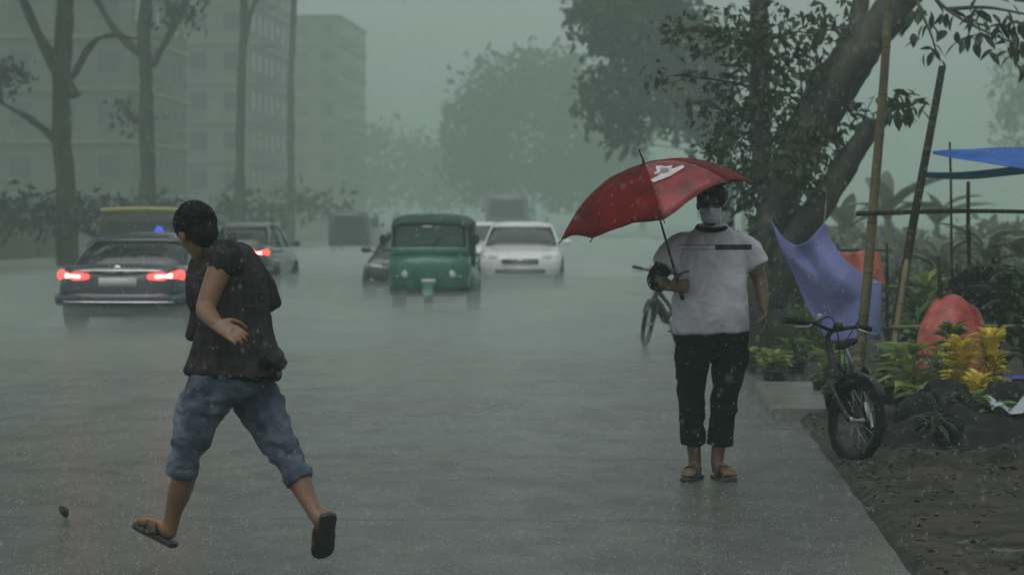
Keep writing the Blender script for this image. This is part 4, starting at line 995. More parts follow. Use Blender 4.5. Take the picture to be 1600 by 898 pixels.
# nearer avenue trees, unseen, added so their crowns shade the left lane and haze
def avenue_shade(label, x, y, seed):
    rs = random.Random(seed); b = V((x, y, -.06)); limbs = [([b, V((x+.1, y, 4)), V((x, y, 8)), V((x+.5, y, 13))], [.5, .4, .36, .15])]; cl = []
    for k in range(4): limbs.append(([V((x, y, 7+k*.6)), V((x+rs.uniform(-3, 4), y+rs.uniform(-3, 3), 10+k*.5)), V((x+rs.uniform(-5, 7), y+rs.uniform(-5, 5), 12.5+k*.4))], [.18, .13, .06]))
    for k in range(9): cl.append((V((x+rs.uniform(-4.5, 7.5), y+rs.uniform(-6, 6), rs.uniform(10.5, 15))), (2.8, 2.8, 1.5), 520))
    tree(label, b, limbs, cl, .5, ('bark_far', 'leaf_far'), 'avenue_tree', seed, 'avenue trees on the left')
for k, yy_ in enumerate((36, 52, 66)): avenue_shade(('unseen avenue tree added for shade just outside the left edge, nearest the traffic', 'unseen avenue tree added for shade outside the left edge, level with the olive van', 'unseen avenue tree added for shade outside the left edge, before the forked trunk')[k], -17.9, yy_, 51+k)
# roadside walls and blocks of flats behind the avenue
def building(label, x0, y0, wx, wy, storeys, mat, seed):
    T = thing('apartment_building', label, 'building', (x0, y0, -.06)); SH = 3.1
    bm = BM(); box(bm, (-wx/2, wy/2, storeys*SH/2), (wx, wy, storeys*SH)); obj('wall', bm, mat, T, smooth=False)
    for k in range(1, storeys+1):
        bm = BM(); box(bm, (-wx/2, wy/2, k*SH), (wx+.5, wy+.5, .18)); obj('floor_band', bm, 'concrete', T, smooth=False)
    fm = BM(); box(fm, (0, 0, 0), (1.5, .10, 1.6)); fme = bpy.data.meshes.new('window'); fm.to_mesh(fme); fm.free(); fme.materials.append(MAT['wall_pale'])
    pm = BM(); box(pm, (0, 0, 0), (1.3, .04, 1.4)); pme = bpy.data.meshes.new('pane'); pm.to_mesh(pme); pm.free(); pme.materials.append(MAT['glass'])
    def win(x, y, z, rz):
        o = bpy.data.objects.new('window', fme); COL.objects.link(o); o.parent = T; o.location = (x, y, z); o.rotation_euler = (0, 0, rz)
        p = bpy.data.objects.new('pane', pme); COL.objects.link(p); p.parent = o; p.location = (0, -.06, 0)
    nb = int(wx/2.6)
    for s_ in range(storeys):
        for i in range(nb): win(-wx*(i+.5)/nb, -.03, s_*SH+1.65, 0)
        for i in range(int(wy/3)): win(.03, wy*(i+.5)/int(wy/3), s_*SH+1.65, R(90))
        bm = BM(); box(bm, (.7, wy*.25, s_*SH+.15), (1.3, 3.4, .12)); box(bm, (1.3, wy*.25, s_*SH+.65), (.06, 3.4, .9)); obj('balcony', bm, mat, T, smooth=False)
    return T
building('grey block of flats behind the first avenue trunks', -31, 150, 16, 18, 7, 'wall_grey', 1)
building('paler block of flats further along behind the avenue', -32, 200, 16, 26, 8, 'wall_pale', 2)
building('faintest tall block beyond the other flats', -36, 290, 20, 26, 8, 'wall_pale', 3)
T = thing('boundary_wall', 'low grey boundary wall running behind the avenue trees', 'wall', (-23, 40, -.06))
for i in range(10):
    bm = BM(); box(bm, (0, i*6+3, .8), (.2, 5.6, 1.6)); obj('wall_panel', bm, 'wall_grey', T, smooth=False)
    bm = BM(); box(bm, (0, i*6, .9), (.36, .36, 1.85), .02); obj('pier', bm, 'wall_grey', T, smooth=False)

# ------------------------------------------------------------------ plant nursery on the verge
def gz(p): p = V(p); p.z = verge_z(p.x, p.y) if p.x < 14 and 6 < p.y < 90 else -.05; return p
def on(u, d, lift=0.0):
    """point on the verge at photo column u and depth d"""
    p = at(u, 345+CAM_H*F_PX/d, d); p = gz(p); p.z += lift; return p
def bamboo(label, p0, p1, r, mat, name='bamboo_pole', bend=.0):
    p0, p1 = V(p0), V(p1); T = thing(name, label, 'bamboo pole', p0); D = p1-p0; L = D.length
    n = max(3, int(L/.34)); side = D.cross(V((0, 1, 0))).normalized()
    def P(t): return D*t+side*bend*math.sin(t*math.pi)+V((noise.noise(V((t*3, r*90, 0)))*.012, 0, 0))
    bm = BM(); tube(bm, [P(i/n) for i in range(n+1)], [r*(1.05-.3*i/n) for i in range(n+1)], 10, 2, cap=.1); obj('cane', bm, mat, T)
    for i in range(1, n):
        t = i/n+rnd.uniform(-.01, .01); a = P(t); tt = (P(t+.01)-P(t-.01)).normalized(); rr = r*(1.05-.3*t)
        bm = BM(); tube(bm, [a-tt*.008, a, a+tt*.008], [rr*1.02, rr*1.14, rr*1.02], 10, 1, cap=.05); obj('node_ring', bm, 'node', T)
    return T
dp = 21.5
bA = on(1337, dp, -.1); bamboo('tall brown bamboo pole rising out of the picture top', bA, at(1393, -60, dp), .046, 'bamboo_red', bend=-.02)
bB = on(1378, dp-.2, -.1); bamboo('leaning dark topped bamboo pole, right of the tallest one', bB, at(1472, 104, dp), .042, 'bamboo_dark', bend=.0)
# lower, greener length spliced to the leaning pole
bamboo('yellow green bamboo stake tied along the foot of the leaning pole', on(1384, dp-.45, -.1), at(1418, 400, dp-.12), .034, 'bamboo')
bamboo('dark horizontal bamboo rail tied across the poles', at(1338, 334, dp-.1), at(1680, 333, dp+.3), .021, 'bamboo_dark', 'bamboo_rail', bend=.02)
bamboo('pale low bamboo rail in front of the yellow plants', at(1392, 511, 21.2), at(1690, 511, 20.2), .016, 'bamboo', 'bamboo_rail', bend=.01)
bamboo('thin bamboo stick under the blue awning', on(1492, 22.6, -.1), at(1484, 222, 22.6), .014, 'bamboo_dark', 'bamboo_stick')
bamboo('short dark post right of the thin stick', on(1516, 22.0, -.1), at(1513, 284, 22.0), .022, 'bamboo_dark', 'wooden_post')
bamboo('slanting dark stake above the red cover', on(1482, 19.6, -.1), at(1466, 400, 19.6), .022, 'bamboo_dark', 'wooden_stake')
bamboo('dark stake at the right edge beside the brown shrub', on(1566, 19.9, -.1), at(1560, 385, 19.9), .018, 'bamboo_dark', 'wooden_stake')
def sheet(name, label, cat, f, nu, nv, mat, thick=.004, origin=None):
    o0 = V(origin) if origin is not None else f(.5, .5)
    o = obj(name, grid_sheet(lambda u, v: f(u, v)-o0, nu, nv, thick), mat); o.location = o0; return tag(o, label, cat)
def poly(P, t):
    t = max(0, min(.99999, t))*(len(P)-1); k = int(t); a = P[k]; b = P[k+1]; return tuple(a[i]+(b[i]-a[i])*(t-k) for i in range(len(a)))
# blue awning: taut wedge tied to the leaning pole
def f_blue(u, v):
    x = 1458+u*262; top = 237-6*u-3*math.sin(u*3.1); bot = top+4+52*u**.9
    p = at(x, top+(bot-top)*v+4*noise.noise(V((u*4, v*2, 1))), dp+.2-v*2.2*u-.4*u); return p
sheet('blue_awning', 'bright blue tarpaulin awning stretched from the leaning bamboo pole', 'tarpaulin', f_blue, 40, 14, 'blue_tarp')
def f_lb(u, v):
    x = 1438+u*260; y0 = 268-10*u+3*math.sin(u*7); return at(x, y0+(8+5*math.sin(u*3.1))*v, dp+.06+.1*v)
sheet('blue_strip', 'narrow pale blue tarpaulin strip below the blue awning', 'tarpaulin', f_lb, 30, 4, 'lblue_tarp')
LE = [(1203, 343), (1222, 392), (1240, 430), (1262, 482), (1280, 512), (1292, 534)]; RE = [(1288, 346), (1300, 378), (1322, 408), (1348, 428), (1378, 442), (1376, 530)]
def f_pur(u, v):
    a = poly(LE, v); b = poly(RE, v); x = a[0]+(b[0]-a[0])*u; y = a[1]+(b[1]-a[1])*u
    y += 38*math.sin(u*math.pi)*(1-v)**3
    return at(x, y, 22.6+.10*math.sin(u*5+v*2)+.10*noise.noise(V((u*2, v*3, 2)))-.5*v*u+.03*math.sin(u*15+v*2)*(1-v))
tarp = sheet('hanging_tarp', 'periwinkle blue tarpaulin sheet slung slanting below the leaning tree', 'tarpaulin', f_pur, 40, 40, 'purple_tarp')
for p0, p1 in ((f_pur(0, 0), A(1210, 332, -.2)), (f_pur(1, 0), A(1292, 303, -.42)), (f_pur(1, .8), at(1352, 440, 21.55)), (f_pur(.6, 1), on(1345, 22.4))):
    bm = BM(); o_ = tarp.location; tube(bm, [p0-o_, (p0+p1)/2-o_-V((0, 0, .015)), p1-o_], [.006]*3, 6, 3); obj('rope', bm, 'bamboo', tarp)
bamboo('bamboo corner pole of the awning just beyond the right edge', on(1705, 21.3, -.1), at(1712, 205, 21.5), .04, 'bamboo_red')
# red plastic arch over a seedling bed
def f_arch(u, v):
    a = math.pi*(u); k = math.cos(v*1.45); R_ = 58*k; cx = 1488; d_ = 19.6-math.sin(v*1.45)*.35
    p = at(cx-R_*math.cos(a)+v*6, 648-186*math.sin(a)**.42*k+9*noise.noise(V((u*7, v*3, 4)))*math.sin(a), d_); p.z = max(p.z, .0); return p
sheet('red_cover', 'pinkish red plastic cover pulled over a tall rounded plant behind the low rail', 'plastic sheet', f_arch, 28, 10, 'red_plastic')
def f_sal(u, v):
    return at(1312+u*62+v*10, 392+v*52+8*math.sin(u*6+v)*(.4+v), 23.35+.06*math.sin(u*9)-.05*v)
bamboo('short stake holding the salmon cloth, left of the tallest pole', on(1309, 23.3, -.1), at(1309, 378, 23.3), .018, 'bamboo_dark', 'wooden_stake')
bamboo('short crossbar carrying the salmon cloth', at(1302, 391, 23.32), at(1392, 391, 23.32), .012, 'bamboo_dark', 'bamboo_rail')
bamboo('short stake at the right end of the salmon cloth', on(1388, 23.3, -.1), at(1386, 380, 23.3), .018, 'bamboo_dark', 'wooden_stake')
sheet('red_cloth', 'salmon red cloth hanging from a crossbar behind the periwinkle tarp', 'cloth', f_sal, 20, 14, 'salmon')
# black tarp heap, pale sheet on it
H0 = on(1530, 16.6)
def f_heap(u, v):
    x = (u-.5)*1.95; y = (v-.5)*1.6
    e = max(0, 1-(abs(u-.5)*2)**3)*max(0, 1-(abs(v-.5)*2)**3)
    z = e*(.16+.11*noise.noise(V((x*2.2, y*2.5, 5)))+.08*noise.noise(V((x*6, y*6, 9)))+.09*(1-abs(noise.noise(V((x*4, y*7, 1))))*3.2)+.03*noise.noise(V((x*14, y*14, 2))))
    return H0+V((x+.10, y, z-.02))
sheet('black_tarp', 'crumpled black tarpaulin heaped on the ground right of the bicycle', 'tarpaulin', f_heap, 60, 44, 'black_tarp', .004, H0)
def f_pale(u, v):
    x = -.05+u*.55; y = -.35+v*.5; q = f_heap(.5+x/1.95, .5+y/1.6); q = q+V((0, 0, .035+.02*noise.noise(V((u*4, v*4, 0))))); return q
sheet('pale_sheet', 'small pale blue plastic sheet lying on the black tarp', 'plastic sheet', f_pale, 16, 12, 'pale_sheet', .003)
# plants
def leaf_mesh(name, mat, w_=.23, curl=.5, n=7):
    bm = BM(); rows = []
    for i in range(n+1):
        t = i/n; ww = max(.004, w_*math.sin(math.pi*min(1, t*.92+.06))**.8); z = -curl*t*t+.18*t
        rows.append([bm.verts.new((s_*ww, t, z+abs(s_)*ww*.4)) for s_ in (-1, 0, 1)])
    for a, b in zip(rows, rows[1:]):
        for q in range(2): bm.faces.new((a[q], a[q+1], b[q+1], b[q]))
    me = bpy.data.meshes.new(name); bm.to_mesh(me); bm.free(); me.materials.append(MAT[mat]); return me
LM = {k: leaf_mesh('leaf', k, w_, c) for k, w_, c in (('leaf_green', .22, .5), ('leaf_lime', .20, .5), ('leaf_yellow', .24, .35), ('leaf_hazed', .16, .7), ('leaf_red', .2, .4), ('leaf_near', .12, .9), ('white_flower', .35, .2))}
LM['banana'] = leaf_mesh('leaf', 'leaf_hazed', .15, .55, 12)
def pot(T, r, h, mat):
    bm = BM(); lathe(bm, [(.01, 0), (r*.72, 0), (r*.96, h*.86), (r*1.06, h*.86), (r*1.06, h), (r*.9, h), (r*.88, h*.9), (.01, h*.9)], 18); obj('pot', bm, mat, T)
    bm = BM(); lathe(bm, [(r*.87, h*.9+.002), (r*.5, h*.93), (.005, h*.95)], 14); obj('potting_soil', bm, 'soil', T)
def plant(label, u, d, h, n, ll, kind, pot_=('plastic_black', .10, .16), spread=.5, name='potted_plant', seed=0, up=.6, group=None):
    rs = random.Random(seed+int(u)); b = on(u, d); T = thing(name, label, 'plant', b, 0, group); z0 = 0
    if pot_: pot(T, pot_[1], pot_[2], pot_[0]); z0 = pot_[2]*.9
    bm = BM(); ns = 3 if h > .25 else 2
    for k in range(ns):
        a = rs.uniform(0, 6.28); tube(bm, [(0, 0, z0-.02), (math.cos(a)*.03, math.sin(a)*.03, z0+h*.4), (math.cos(a)*.08*spread*2, math.sin(a)*.08*spread*2, z0+h*.85)], [.009, .007, .004], 6, 2)
    obj('stem', bm, 'bamboo', T)
    for i in range(n):
        t = rs.uniform(.15, 1); a = i*2.4+rs.uniform(-.4, .4); rr = spread*ll*.4*rs.uniform(.2, 1)
        p = V((math.cos(a)*rr, math.sin(a)*rr, z0+h*t*.85)); dr = V((math.cos(a), math.sin(a), up*(t-.1)*1.6+rs.uniform(-.2, .3)))
        put_leaf(T, p, dr, ll*rs.uniform(.7, 1.2), LM[kind], rs.uniform(-.4, .4))
    return T
G = 'nursery plants'
plant('bushy yellow leaved plant left of its twin behind the black tarp', 1500, 18.0, .46, 110, .12, 'leaf_yellow', ('terracotta', .11, .16), .75, seed=1, up=.7)
plant('bushy yellow leaved plant beside the blue bucket', 1548, 18.2, .52, 110, .12, 'leaf_yellow', ('terracotta', .11, .16), .75, seed=2, up=.7)
plant('yellow leaved plant in front of the red cover, lowest of the yellow ones', 1528, 17.6, .26, 60, .11, 'leaf_yellow', ('terracotta', .10, .13), .75, seed=31, up=.7)
plant('small yellow leaved plant just right of the bicycle handlebar stem', 1478, 17.5, .16, 46, .10, 'leaf_yellow', ('terracotta', .09, .10), .75, seed=32, up=.6)
plant('lime green plant with drooping leaves behind the bicycle handlebar', 1420, 18.6, .38, 34, .20, 'leaf_lime', ('plastic_black', .12, .16), .6, seed=3)
plant('low lime plant with spreading leaves in front of the yellow pair', 1440, 17.6, .16, 30, .17, 'leaf_lime', ('plastic_black', .10, .10), .6, seed=4, up=.3)
plant('dark green plant in a black bag left of the bicycle wheel', 1312, 18.6, .22, 40, .15, 'leaf_green', ('plastic_black', .13, .16), .6, seed=5)
plant('light green leafy plant at the foot of the periwinkle tarp', 1290, 20.8, .20, 34, .15, 'leaf_lime', ('plastic_black', .12, .14), .6, seed=6)
plant('small green plant with red leaves near the low rail', 1462, 17.9, .14, 22, .11, 'leaf_red', ('plastic_black', .09, .10), .6, seed=7, up=.3)
plant('small white flowering plant between lime and yellow plants', 1456, 18.9, .34, 30, .07, 'white_flower', ('plastic_black', .10, .14), 1.0, seed=8)
plant('green plant with broad leaves under the low bamboo rail', 1390, 19.6, .30, 34, .17, 'leaf_green', ('plastic_black', .12, .14), .6, seed=9)
plant('lime plant in a black bag beside the standing person', 1212, 22.8, .16, 40, .16, 'leaf_lime', ('plastic_black', .13, .12), .6, seed=10)
plant('pale green seedling by the verge, left of the lime plant', 1188, 24.4, .14, 34, .16, 'leaf_lime', ('plastic_black', .12, .12), .6, seed=11, up=.3)
plant('green seedling in shade of the leaning tree', 1240, 23.8, .18, 36, .16, 'leaf_green', ('plastic_black', .13, .12), .6, seed=12)
plant('tall green shrub behind the leaning pole foot', 1432, 21.9, .75, 60, .22, 'leaf_green', ('plastic_black', .14, .2), .8, seed=13)
plant('yellowish shrub seen between the leaning pole and the red cover', 1448, 22.9, .85, 60, .20, 'leaf_lime', ('plastic_black', .14, .2), .8, seed=14)
plant('dark strap leaved plant growing in front of the red cover', 1486, 18.75, .56, 90, .15, 'leaf_green', ('plastic_black', .12, .16), .5, seed=15)
plant('dark spiky plant standing at the right edge', 1604, 19.5, .95, 46, .34, 'leaf_near', ('plastic_black', .15, .2), .7, seed=16, up=.9)
plant('small green potted plant beyond the yellow pair', 1530, 20.0, .22, 34, .15, 'leaf_green', ('plastic_black', .12, .14), .6, seed=17)
plant('low green plant with wide leaves in front of the red cover', 1496, 18.6, .16, 30, .16, 'leaf_green', ('plastic_black', .10, .10), .6, seed=18, up=.3)
plant('low grey green plant left of the blue bucket', 1535, 17.4, .12, 30, .13, 'leaf_green', ('plastic_black', .10, .08), .6, seed=19, up=.3)
plant('feathery grey plant behind the dark rail', 1470, 27.5, 1.0, 60, .40, 'leaf_hazed', ('plastic_black', .16, .2), .8, seed=20, up=.9)
plant('feathery pale reed clump behind the short dark post', 1540, 28.5, 1.1, 70, .42, 'leaf_hazed', ('plastic_black', .16, .2), .8, seed=21, up=.9)
plant('feathery reed clump cut by the right edge', 1610, 29.5, 1.1, 70, .42, 'leaf_hazed', ('plastic_black', .16, .2), .8, seed=22, up=.9)
plant('bushy grey plant right of the salmon cloth', 1400, 29.0, .7, 60, .34, 'leaf_hazed', ('plastic_black', .16, .2), .8, seed=23, up=.8)
def banana(label, u, d, h, n, ll, seed):
    rs = random.Random(seed); b = on(u, d); T = thing('banana_plant', label, 'plant', b)
    bm = BM(); tube(bm, [(0, 0, -.05), (.02, 0, h*.5), (.04, 0, h)], [.11, .09, .06], 12, 3); obj('stem', bm, 'bamboo', T)
    for i in range(n):
        a = i*2.1+rs.uniform(-.5, .5); put_leaf(T, (.03, 0, h*rs.uniform(.8, 1)), V((math.cos(a), math.sin(a)*.6, rs.uniform(.3, 1.3))), ll*rs.uniform(.8, 1.2), LM['banana'], rs.uniform(-.6, .6))
banana('pale banana plant showing between the two tall bamboo poles', 1385, 52, 1.7, 7, 1.25, 1)
banana('faint banana plant with arched leaves right of the leaning pole', 1462, 66, 1.5, 7, 1.3, 2)
banana('faint banana plant behind the second leaning stem', 1322, 58, 1.3, 6, 1.2, 3)
def shrub(label, u, d, rx, rz_, zc, n, leaf, mat, name='shrub', seed=3):
    b = on(u, d); T = thing(name, label, 'shrub', b); bm = BM()
    for k in range(9):
        a = rnd.uniform(0, 6.28); e = V((math.cos(a)*rx*.7, math.sin(a)*rx*.4, zc+rnd.uniform(-.5, .7)*rz_)); tube(bm, [(0, 0, -.05), e*.5+V((0, 0, .1)), e], [.02, .013, .006], 6, 3)
    obj('stems', bm, 'bamboo_dark', T)
    P = cloud((0, 0, zc), (rx, rx*.6, rz_), n, .4); D = rng.normal(size=P.shape); D[:, 2] -= .4
    o = obj('foliage', leaves_mesh(P, D, np.full(n, leaf), .5, seed), mat, T, smooth=False); o['kind'] = 'stuff'
shrub('dark brown withered shrub above the blue bucket', 1545, 21.4, .36, .20, .84, 900, .10, 'leaf_brown')
shrub('dark dense shrub at the right edge behind the spiky plant', 1610, 20.9, .30, .30, .75, 700, .11, 'leaf_near', seed=4)
shrub('low hedge bush beside the leaning tree foot', 1255, 26.5, .5, .25, .3, 700, .10, 'leaf_green', seed=5)
shrub('grey green bush under the leaning tree, right of the person', 1215, 27.5, .55, .55, .6, 1100, .12, 'leaf_mid', seed=6)
shrub('pale shrub row beyond the nursery poles', 1500, 44, 2.0, .5, .6, 1500, .2, 'leaf_hazed', seed=7)
shrub('faint hedge closing the nursery at the back', 1620, 60, 2.4, .7, .8, 1500, .25, 'leaf_hazed', seed=8)
shrub('faint hedge behind the periwinkle tarp', 1330, 62, 2.2, .6, .7, 1400, .25, 'leaf_hazed', seed=9)
# blue bucket
bk = on(1590, 19.0); T = thing('bucket', 'blue plastic bucket standing right of the yellow plants', 'bucket', bk)
bm = BM(); lathe(bm, [(.01, 0), (.10, 0), (.135, .24), (.145, .24), (.145, .255), (.128, .255), (.095, .012), (.01, .012)], 24); obj('tub', bm, 'blue_bucket', T)
bm = BM(); tube(bm, [(math.cos(a)*.14, -.02-.10*math.sin(a)*.8, .235-.10*math.sin(a)) for a in [math.pi*i/10 for i in range(11)]], [.004]*11, 6, 1); obj('handle', bm, 'rim', T)
# low concrete slab between road and plants
sb = on(1245, 20.3); T = obj('concrete_slab', None or (lambda b_: (box(b_, (0, 0, -.035), (.55, 3.2, .14), .015), b_)[1])(BM()), 'concrete', smooth=False); T.location = sb
tag(T, 'low grey concrete slab edging the verge left of the plants', 'slab')

# ------------------------------------------------------------------ bicycles
def bicycle(label, loc, yaw, lean, steer, S=1.0, tw=.024):
    """rear wheel centre at origin; front points to -Y before yaw"""
    r = .255; wb = .93
    T = thing('bicycle', label, 'bicycle', loc, yaw); T.rotation_euler = (0, lean, yaw); T.rotation_mode = 'XYZ'; T.scale = (S,)*3
    def wheel(parent, c, rot):
        mt = Matrix.Translation(V(c)) @ rot.to_4x4()
        def tr(bm): bmesh.ops.transform(bm, matrix=mt, verts=bm.verts); return bm
        bm = BM(); ring = [(r-tw+tw*math.cos(a), tw*math.sin(a)) for a in [2*math.pi*k/10 for k in range(11)]]; lathe(bm, ring, 40, (0, 0, 0), 'X'); w_ = obj('wheel', tr(bm), 'tyre', parent)
        bm = BM(); lathe(bm, [(r-tw*2, -.012), (r-tw*1.9, .0), (r-tw*2, .012), (r-tw*2.6, .008), (r-tw*2.6, -.008), (r-tw*2, -.012)], 36, (0, 0, 0), 'X'); obj('rim', tr(bm), 'blackmetal', w_)
        bm = BM(); lathe(bm, [(.004, -.05), (.02, -.05), (.02, -.03), (.012, -.025), (.012, .025), (.02, .03), (.02, .05), (.004, .05)], 14, (0, 0, 0), 'X'); obj('hub', tr(bm), 'rim', w_)
        for k in range(14):
            a = 2*math.pi*k/14; bm = BM(); tube(bm, [(.02*(-1)**k, math.cos(a+.3)*.018, math.sin(a+.3)*.018), (0, math.cos(a)*(r-.06), math.sin(a)*(r-.06))], [.0016, .0016], 5, 1, cap=0); obj('spoke', tr(bm), 'rim', w_)
        return w_
    I = Matrix.Identity(3)
    hd_top, hd_bot = V((0, -.66, .66)), V((0, -.725, .50)); ax = (hd_top-hd_bot).normalized(); SR = Matrix.Rotation(steer, 3, ax)
    fc = V((0, -wb, r)); 
    def st(p): return hd_bot+SR @ (V(p)-hd_bot)
    wheel(T, (0, 0, r), I)
    wheel(T, st(fc), SR)
    bb = V((0, -.36, .25)); seat = V((0, -.19, .62))
    bm = BM()
    tube(bm, [hd_bot, hd_top], [.024, .024], 12, 1); tube(bm, [hd_bot+ax*.02, bb+V((0, -.03, .06)), bb], [.040, .045, .04], 12, 3); tube(bm, [hd_top-ax*.04, V((0, -.30, .42)), bb+V((0, .07, .14))], [.026, .022, .02], 12, 3); tube(bm, [bb, seat-V((0, -.03, .05))], [.02, .017], 10, 1)
    for s in (-1, 1):
        tube(bm, [bb+V((s*.02, 0, 0)), V((s*.055, -.15, r)), V((s*.055, 0, r))], [.012, .010, .010], 8, 2); tube(bm, [V((s*.015, -.24, .50)), V((s*.05, 0, r))], [.009, .009], 8, 1)
    obj('frame', bm, 'blackmetal', T)
    bm = BM()
    for s in (-1, 1): tube(bm, [st((s*.05, -.735, .475)), st((s*.055, -.80, .40)), st((s*.052, -wb, r))], [.020, .018, .014], 10, 3)
    tube(bm, [st((-.055, -.735, .48)), st((.055, -.735, .48))], [.022, .022], 10, 1); obj('fork', bm, 'blackmetal', T)
    bm = BM(); tube(bm, [hd_top, st(hd_top+ax*.10), st(hd_top+ax*.13+V((0, -.06, .01)))], [.018, .018, .016], 10, 2); obj('stem', bm, 'blackmetal', T)
    hb = hd_top+ax*.13+V((0, -.06, .01)); bm = BM(); tube(bm, [st(hb+V((x, y, z))) for x, y, z in ((-.30, .05, .035), (-.14, .0, .03), (0, 0, 0), (.14, 0, .03), (.30, .05, .035))], [.012]*5, 10, 4); hbo = obj('handlebar', bm, 'blackmetal', T)
    for s in (-1, 1):
        bm = BM(); tube(bm, [st(hb+V((s*.20, .016, .033))), st(hb+V((s*.315, .055, .036)))], [.018, .019], 10, 1); obj('grip', bm, 'tyre', hbo)
        bm = BM(); tube(bm, [st(hb+V((s*.17, -.02, .02))), st(hb+V((s*.22, -.06, .0))), st(hb+V((s*.29, -.045, -.005)))], [.006, .006, .005], 6, 3); obj('brake_lever', bm, 'rim', hbo)
        bm = BM(); tube(bm, [st(hb+V((s*.15, -.02, .03))), st(hb+V((s*.10, -.12, .06))), st(hb+V((s*.02, -.10, -.10))), st((s*.03, -.80, .44))], [.0035]*4, 6, 4); obj('brake_cable', bm, 'tyre', T)
        bm = BM(); tube(bm, [bb+V((s*.06, 0, 0)), bb+V((s*.075, -s*.12, -s*.09))], [.01, .008], 8, 1); ck = obj('crank', bm, 'rim', T)
        bm = BM(); box(bm, bb+V((s*.12, -s*.12, -s*.09)), (.09, .07, .018), .004); obj('pedal', bm, 'tyre', ck)
    bm = BM(); ell(bm, st(hb+V((0, -.055, .02))), (.035, .035, .03), seg=14); obj('lamp', bm, 'blackmetal', T)
    bm = BM(); tube(bm, [st(hb+V((-.10, 0, .03))), st(hb+V((-.10, -.005, .08)))], [.014, .02], 10, 2); obj('bell', bm, 'rim', T)
    bm = BM(); tube(bm, [seat-V((0, -.03, .10)), seat+V((0, -.01, .04))], [.014, .014], 8, 1); obj('seat_post', bm, 'rim', T)
    bm = BM(); tube(bm, [seat+V((0, -.16, .06)), seat+V((0, -.05, .065)), seat+V((0, .08, .07))], [(.022, .018), (.04, .022), (.075, .026)], 12, 4, ref=(1, 0, 0)); obj('saddle', bm, 'tyre', T)
    # mudguards
    for cpt, rot, a0, a1 in (((0, 0, r), I, R(-20), R(150)), (st(fc), SR, R(20), R(150))):
        bm = BM(); P = []
        for i in range(13):
            a = a0+(a1-a0)*i/12; P.append(V(cpt)+rot @ V((0, math.cos(a)*(r+.018), math.sin(a)*(r+.018))))
        tube(bm, P, [(.034, .003)]*13, 8, 1, ref=rot @ V((1, 0, 0))); obj('mudguard', bm, 'blackmetal', T)
    bm = BM(); lathe(bm, [(.005, .052), (.075, .052), (.075, .058), (.005, .058)], 24, bb, 'X'); obj('chainring', bm, 'rim', T)
    bm = BM(); box(bm, (0, -.50, .36), (.09, .30, .10), .02, Matrix.Rotation(R(-38), 3, 'X')); tag(obj('battery', bm, 'blackmetal', T), 'black battery case on the down tube')
    return T
# parked by the mud bank: front wheel swung round, leaning on its stand
p = on(1379, 15.95); bicycle('black bicycle with its front wheel turned, parked at the edge of the mud', p+V((0, .0, -.02)), R(-15), R(-17), R(52), 1.02, .027)
p = gnd(1062, 536); bicycle('bicycle half hidden behind the standing person, on the road edge', V((p.x, p.y, .0)), R(-25), R(3), R(15), 1.05)

# dark filled sacks around the heap
def sack(label, u, d, w_, h, rz, seed):
    b = on(u, d); bm = BM(); bmesh.ops.create_icosphere(bm, subdivisions=4, radius=1)
    for v in bm.verts:
        q = v.co.copy(); k = 1+.16*noise.noise(q*1.7+V((seed*3.1, 0, 0)))+.10*(1-2.5*abs(noise.noise(q*3.4+V((0, seed, 0)))))
        sx = (abs(q.x)**.7)*(1 if q.x > 0 else -1); v.co = V((sx*w_*k, q.y*w_*.6*k, max(-.5, q.z)*h*k+h*.42))
    T = thing('soil_sack', label, 'sack', b, rz, 'dark sacks by the heap'); obj('sack_body', bm, 'black_tarp', T)
    bm = BM(); tube(bm, [(w_*.85, 0, h*.5), (w_*1.1, .02, h*.6), (w_*1.25, 0, h*.55)], [.05, .02, .045], 10, 3); obj('tied_neck', bm, 'black_tarp', T)
sack('dark sack slumped directly behind the turned bicycle wheel', 1436, 16.6, .16, .20, R(20), 1)
sack('dark sack leaning on the left of the heap', 1476, 17.2, .19, .24, R(-15), 2)
sack('dark sack at the back of the heap, nearest the right edge', 1572, 17.3, .18, .22, R(35), 3)

plant('dark leafy plant squeezed between bicycle and sacks', 1440, 17.2, .20, 40, .15, 'leaf_near', ('plastic_black', .10, .12), .7, seed=41)
plant('dark green plant rising behind the crumpled tarp', 1520, 17.1, .16, 40, .14, 'leaf_green', ('plastic_black', .10, .12), .7, seed=42)
plant('pale lime plant left of the yellow pair, tall and loose', 1468, 18.5, .42, 40, .13, 'leaf_lime', ('plastic_black', .10, .14), .8, seed=44)

plant('dark low plant sprawling over the front of the black tarp', 1462, 16.1, .12, 44, .13, 'leaf_near', ('plastic_black', .09, .09), .8, seed=51, up=.3)
plant('dark green seedling in a black bag on the heap right side', 1550, 16.5, .16, 44, .13, 'leaf_green', ('plastic_black', .09, .12), .8, seed=52, up=.4)
plant('small dark seedling between sack and crumpled tarp', 1505, 16.9, .20, 44, .13, 'leaf_near', ('plastic_black', .09, .12), .8, seed=53, up=.5)

# ------------------------------------------------------------------ small things
p = gnd(100, 806)
bm = BM(); bmesh.ops.create_icosphere(bm, subdivisions=3, radius=1)
for v in bm.verts:
    q = v.co.copy(); k = 1+.35*noise.noise(q*2.1)+.15*noise.noise(q*5); v.co = V((q.x*.022*k-q.z*.012, q.y*.025*k, (q.z+.8)*.026*k))
o = obj('fallen_leaf', bm, 'leaf_brown'); o.location = (p.x, p.y, .004); tag(o, 'curled dark dead leaf lying alone on the road at lower left', 'leaf')
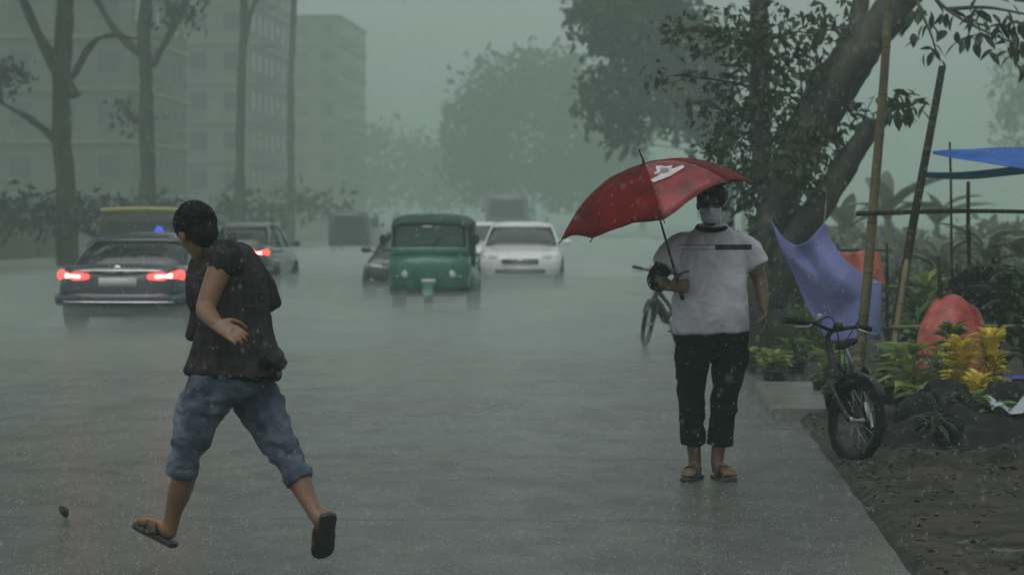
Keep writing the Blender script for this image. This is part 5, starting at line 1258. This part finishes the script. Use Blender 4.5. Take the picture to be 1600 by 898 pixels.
# rain striking the road: crowns of droplets
def tet(n, c, r):
    base = np.array([[1, 1, 1], [1, -1, -1], [-1, 1, -1], [-1, -1, 1]])*.577
    v = c[:, None, :]+base[None]*r[:, None, None]*np.array([.8, .8, 1.3]); f = np.array([[0, 1, 2], [0, 3, 1], [0, 2, 3], [1, 3, 2]])
    return v.reshape(-1, 3), (f[None]+np.arange(n)[:, None, None]*4).reshape(-1, 3)
ns = 9000; yy = 9+rng.uniform(0, 1, ns)**1.3*26; u = rng.uniform(-60, 1660, ns); xx = (u-VPX)*yy/F_PX
ok = (xx < 1.0) & (xx > -9); xx, yy = xx[ok], yy[ok]; c = []
for x, y in zip(xx, yy):
    k = rng.integers(3, 8); a = rng.uniform(0, 6.28, k); rr = rng.uniform(.004, .022, k); z = rng.exponential(.014, k)+.003
    c.append(np.stack([x+np.cos(a)*rr, y+np.sin(a)*rr, z], 1))
c = np.concatenate(c); v, f = tet(len(c), c, rng.uniform(.0012, .0026, len(c)))
me = bpy.data.meshes.new('rain_splashes'); me.from_pydata(v.tolist(), [], f.tolist())
MAT['drop'] = M('water_drop', (.55, .60, .58), .1, var=.05)
tag(obj('rain_splashes', me, 'drop'), 'tiny splashes where raindrops strike the wet road', 'splash', kind='stuff')

# falling drops in the air between camera and traffic
nd = 13000; yy = 3.5+rng.uniform(0, 1, nd)**.6*20; u = rng.uniform(-80, 1680, nd); vv = rng.uniform(-40, 900, nd)
xx = (u-VPX)*yy/F_PX; zz = CAM_H+(HZ-vv)*yy/F_PX; ok = zz > .03; c = np.stack([xx, yy, zz], 1)[ok]; n = len(c)
r_ = rng.uniform(.0007, .0013, n); base = np.array([[1, 0, 0], [0, 1, 0], [-1, 0, 0], [0, -1, 0], [.5, 0, 5.5], [-.4, 0, -4.5]])
v = (c[:, None, :]+base[None]*r_[:, None, None]).reshape(-1, 3)
f = np.array([[0, 1, 4], [1, 2, 4], [2, 3, 4], [3, 0, 4], [1, 0, 5], [2, 1, 5], [3, 2, 5], [0, 3, 5]]); f = (f[None]+np.arange(n)[:, None, None]*6).reshape(-1, 3)
me = bpy.data.meshes.new('raindrops'); me.from_pydata(v.tolist(), [], f.tolist())
tag(obj('raindrops', me, 'drop'), 'raindrops falling through the air', 'rain', kind='stuff')
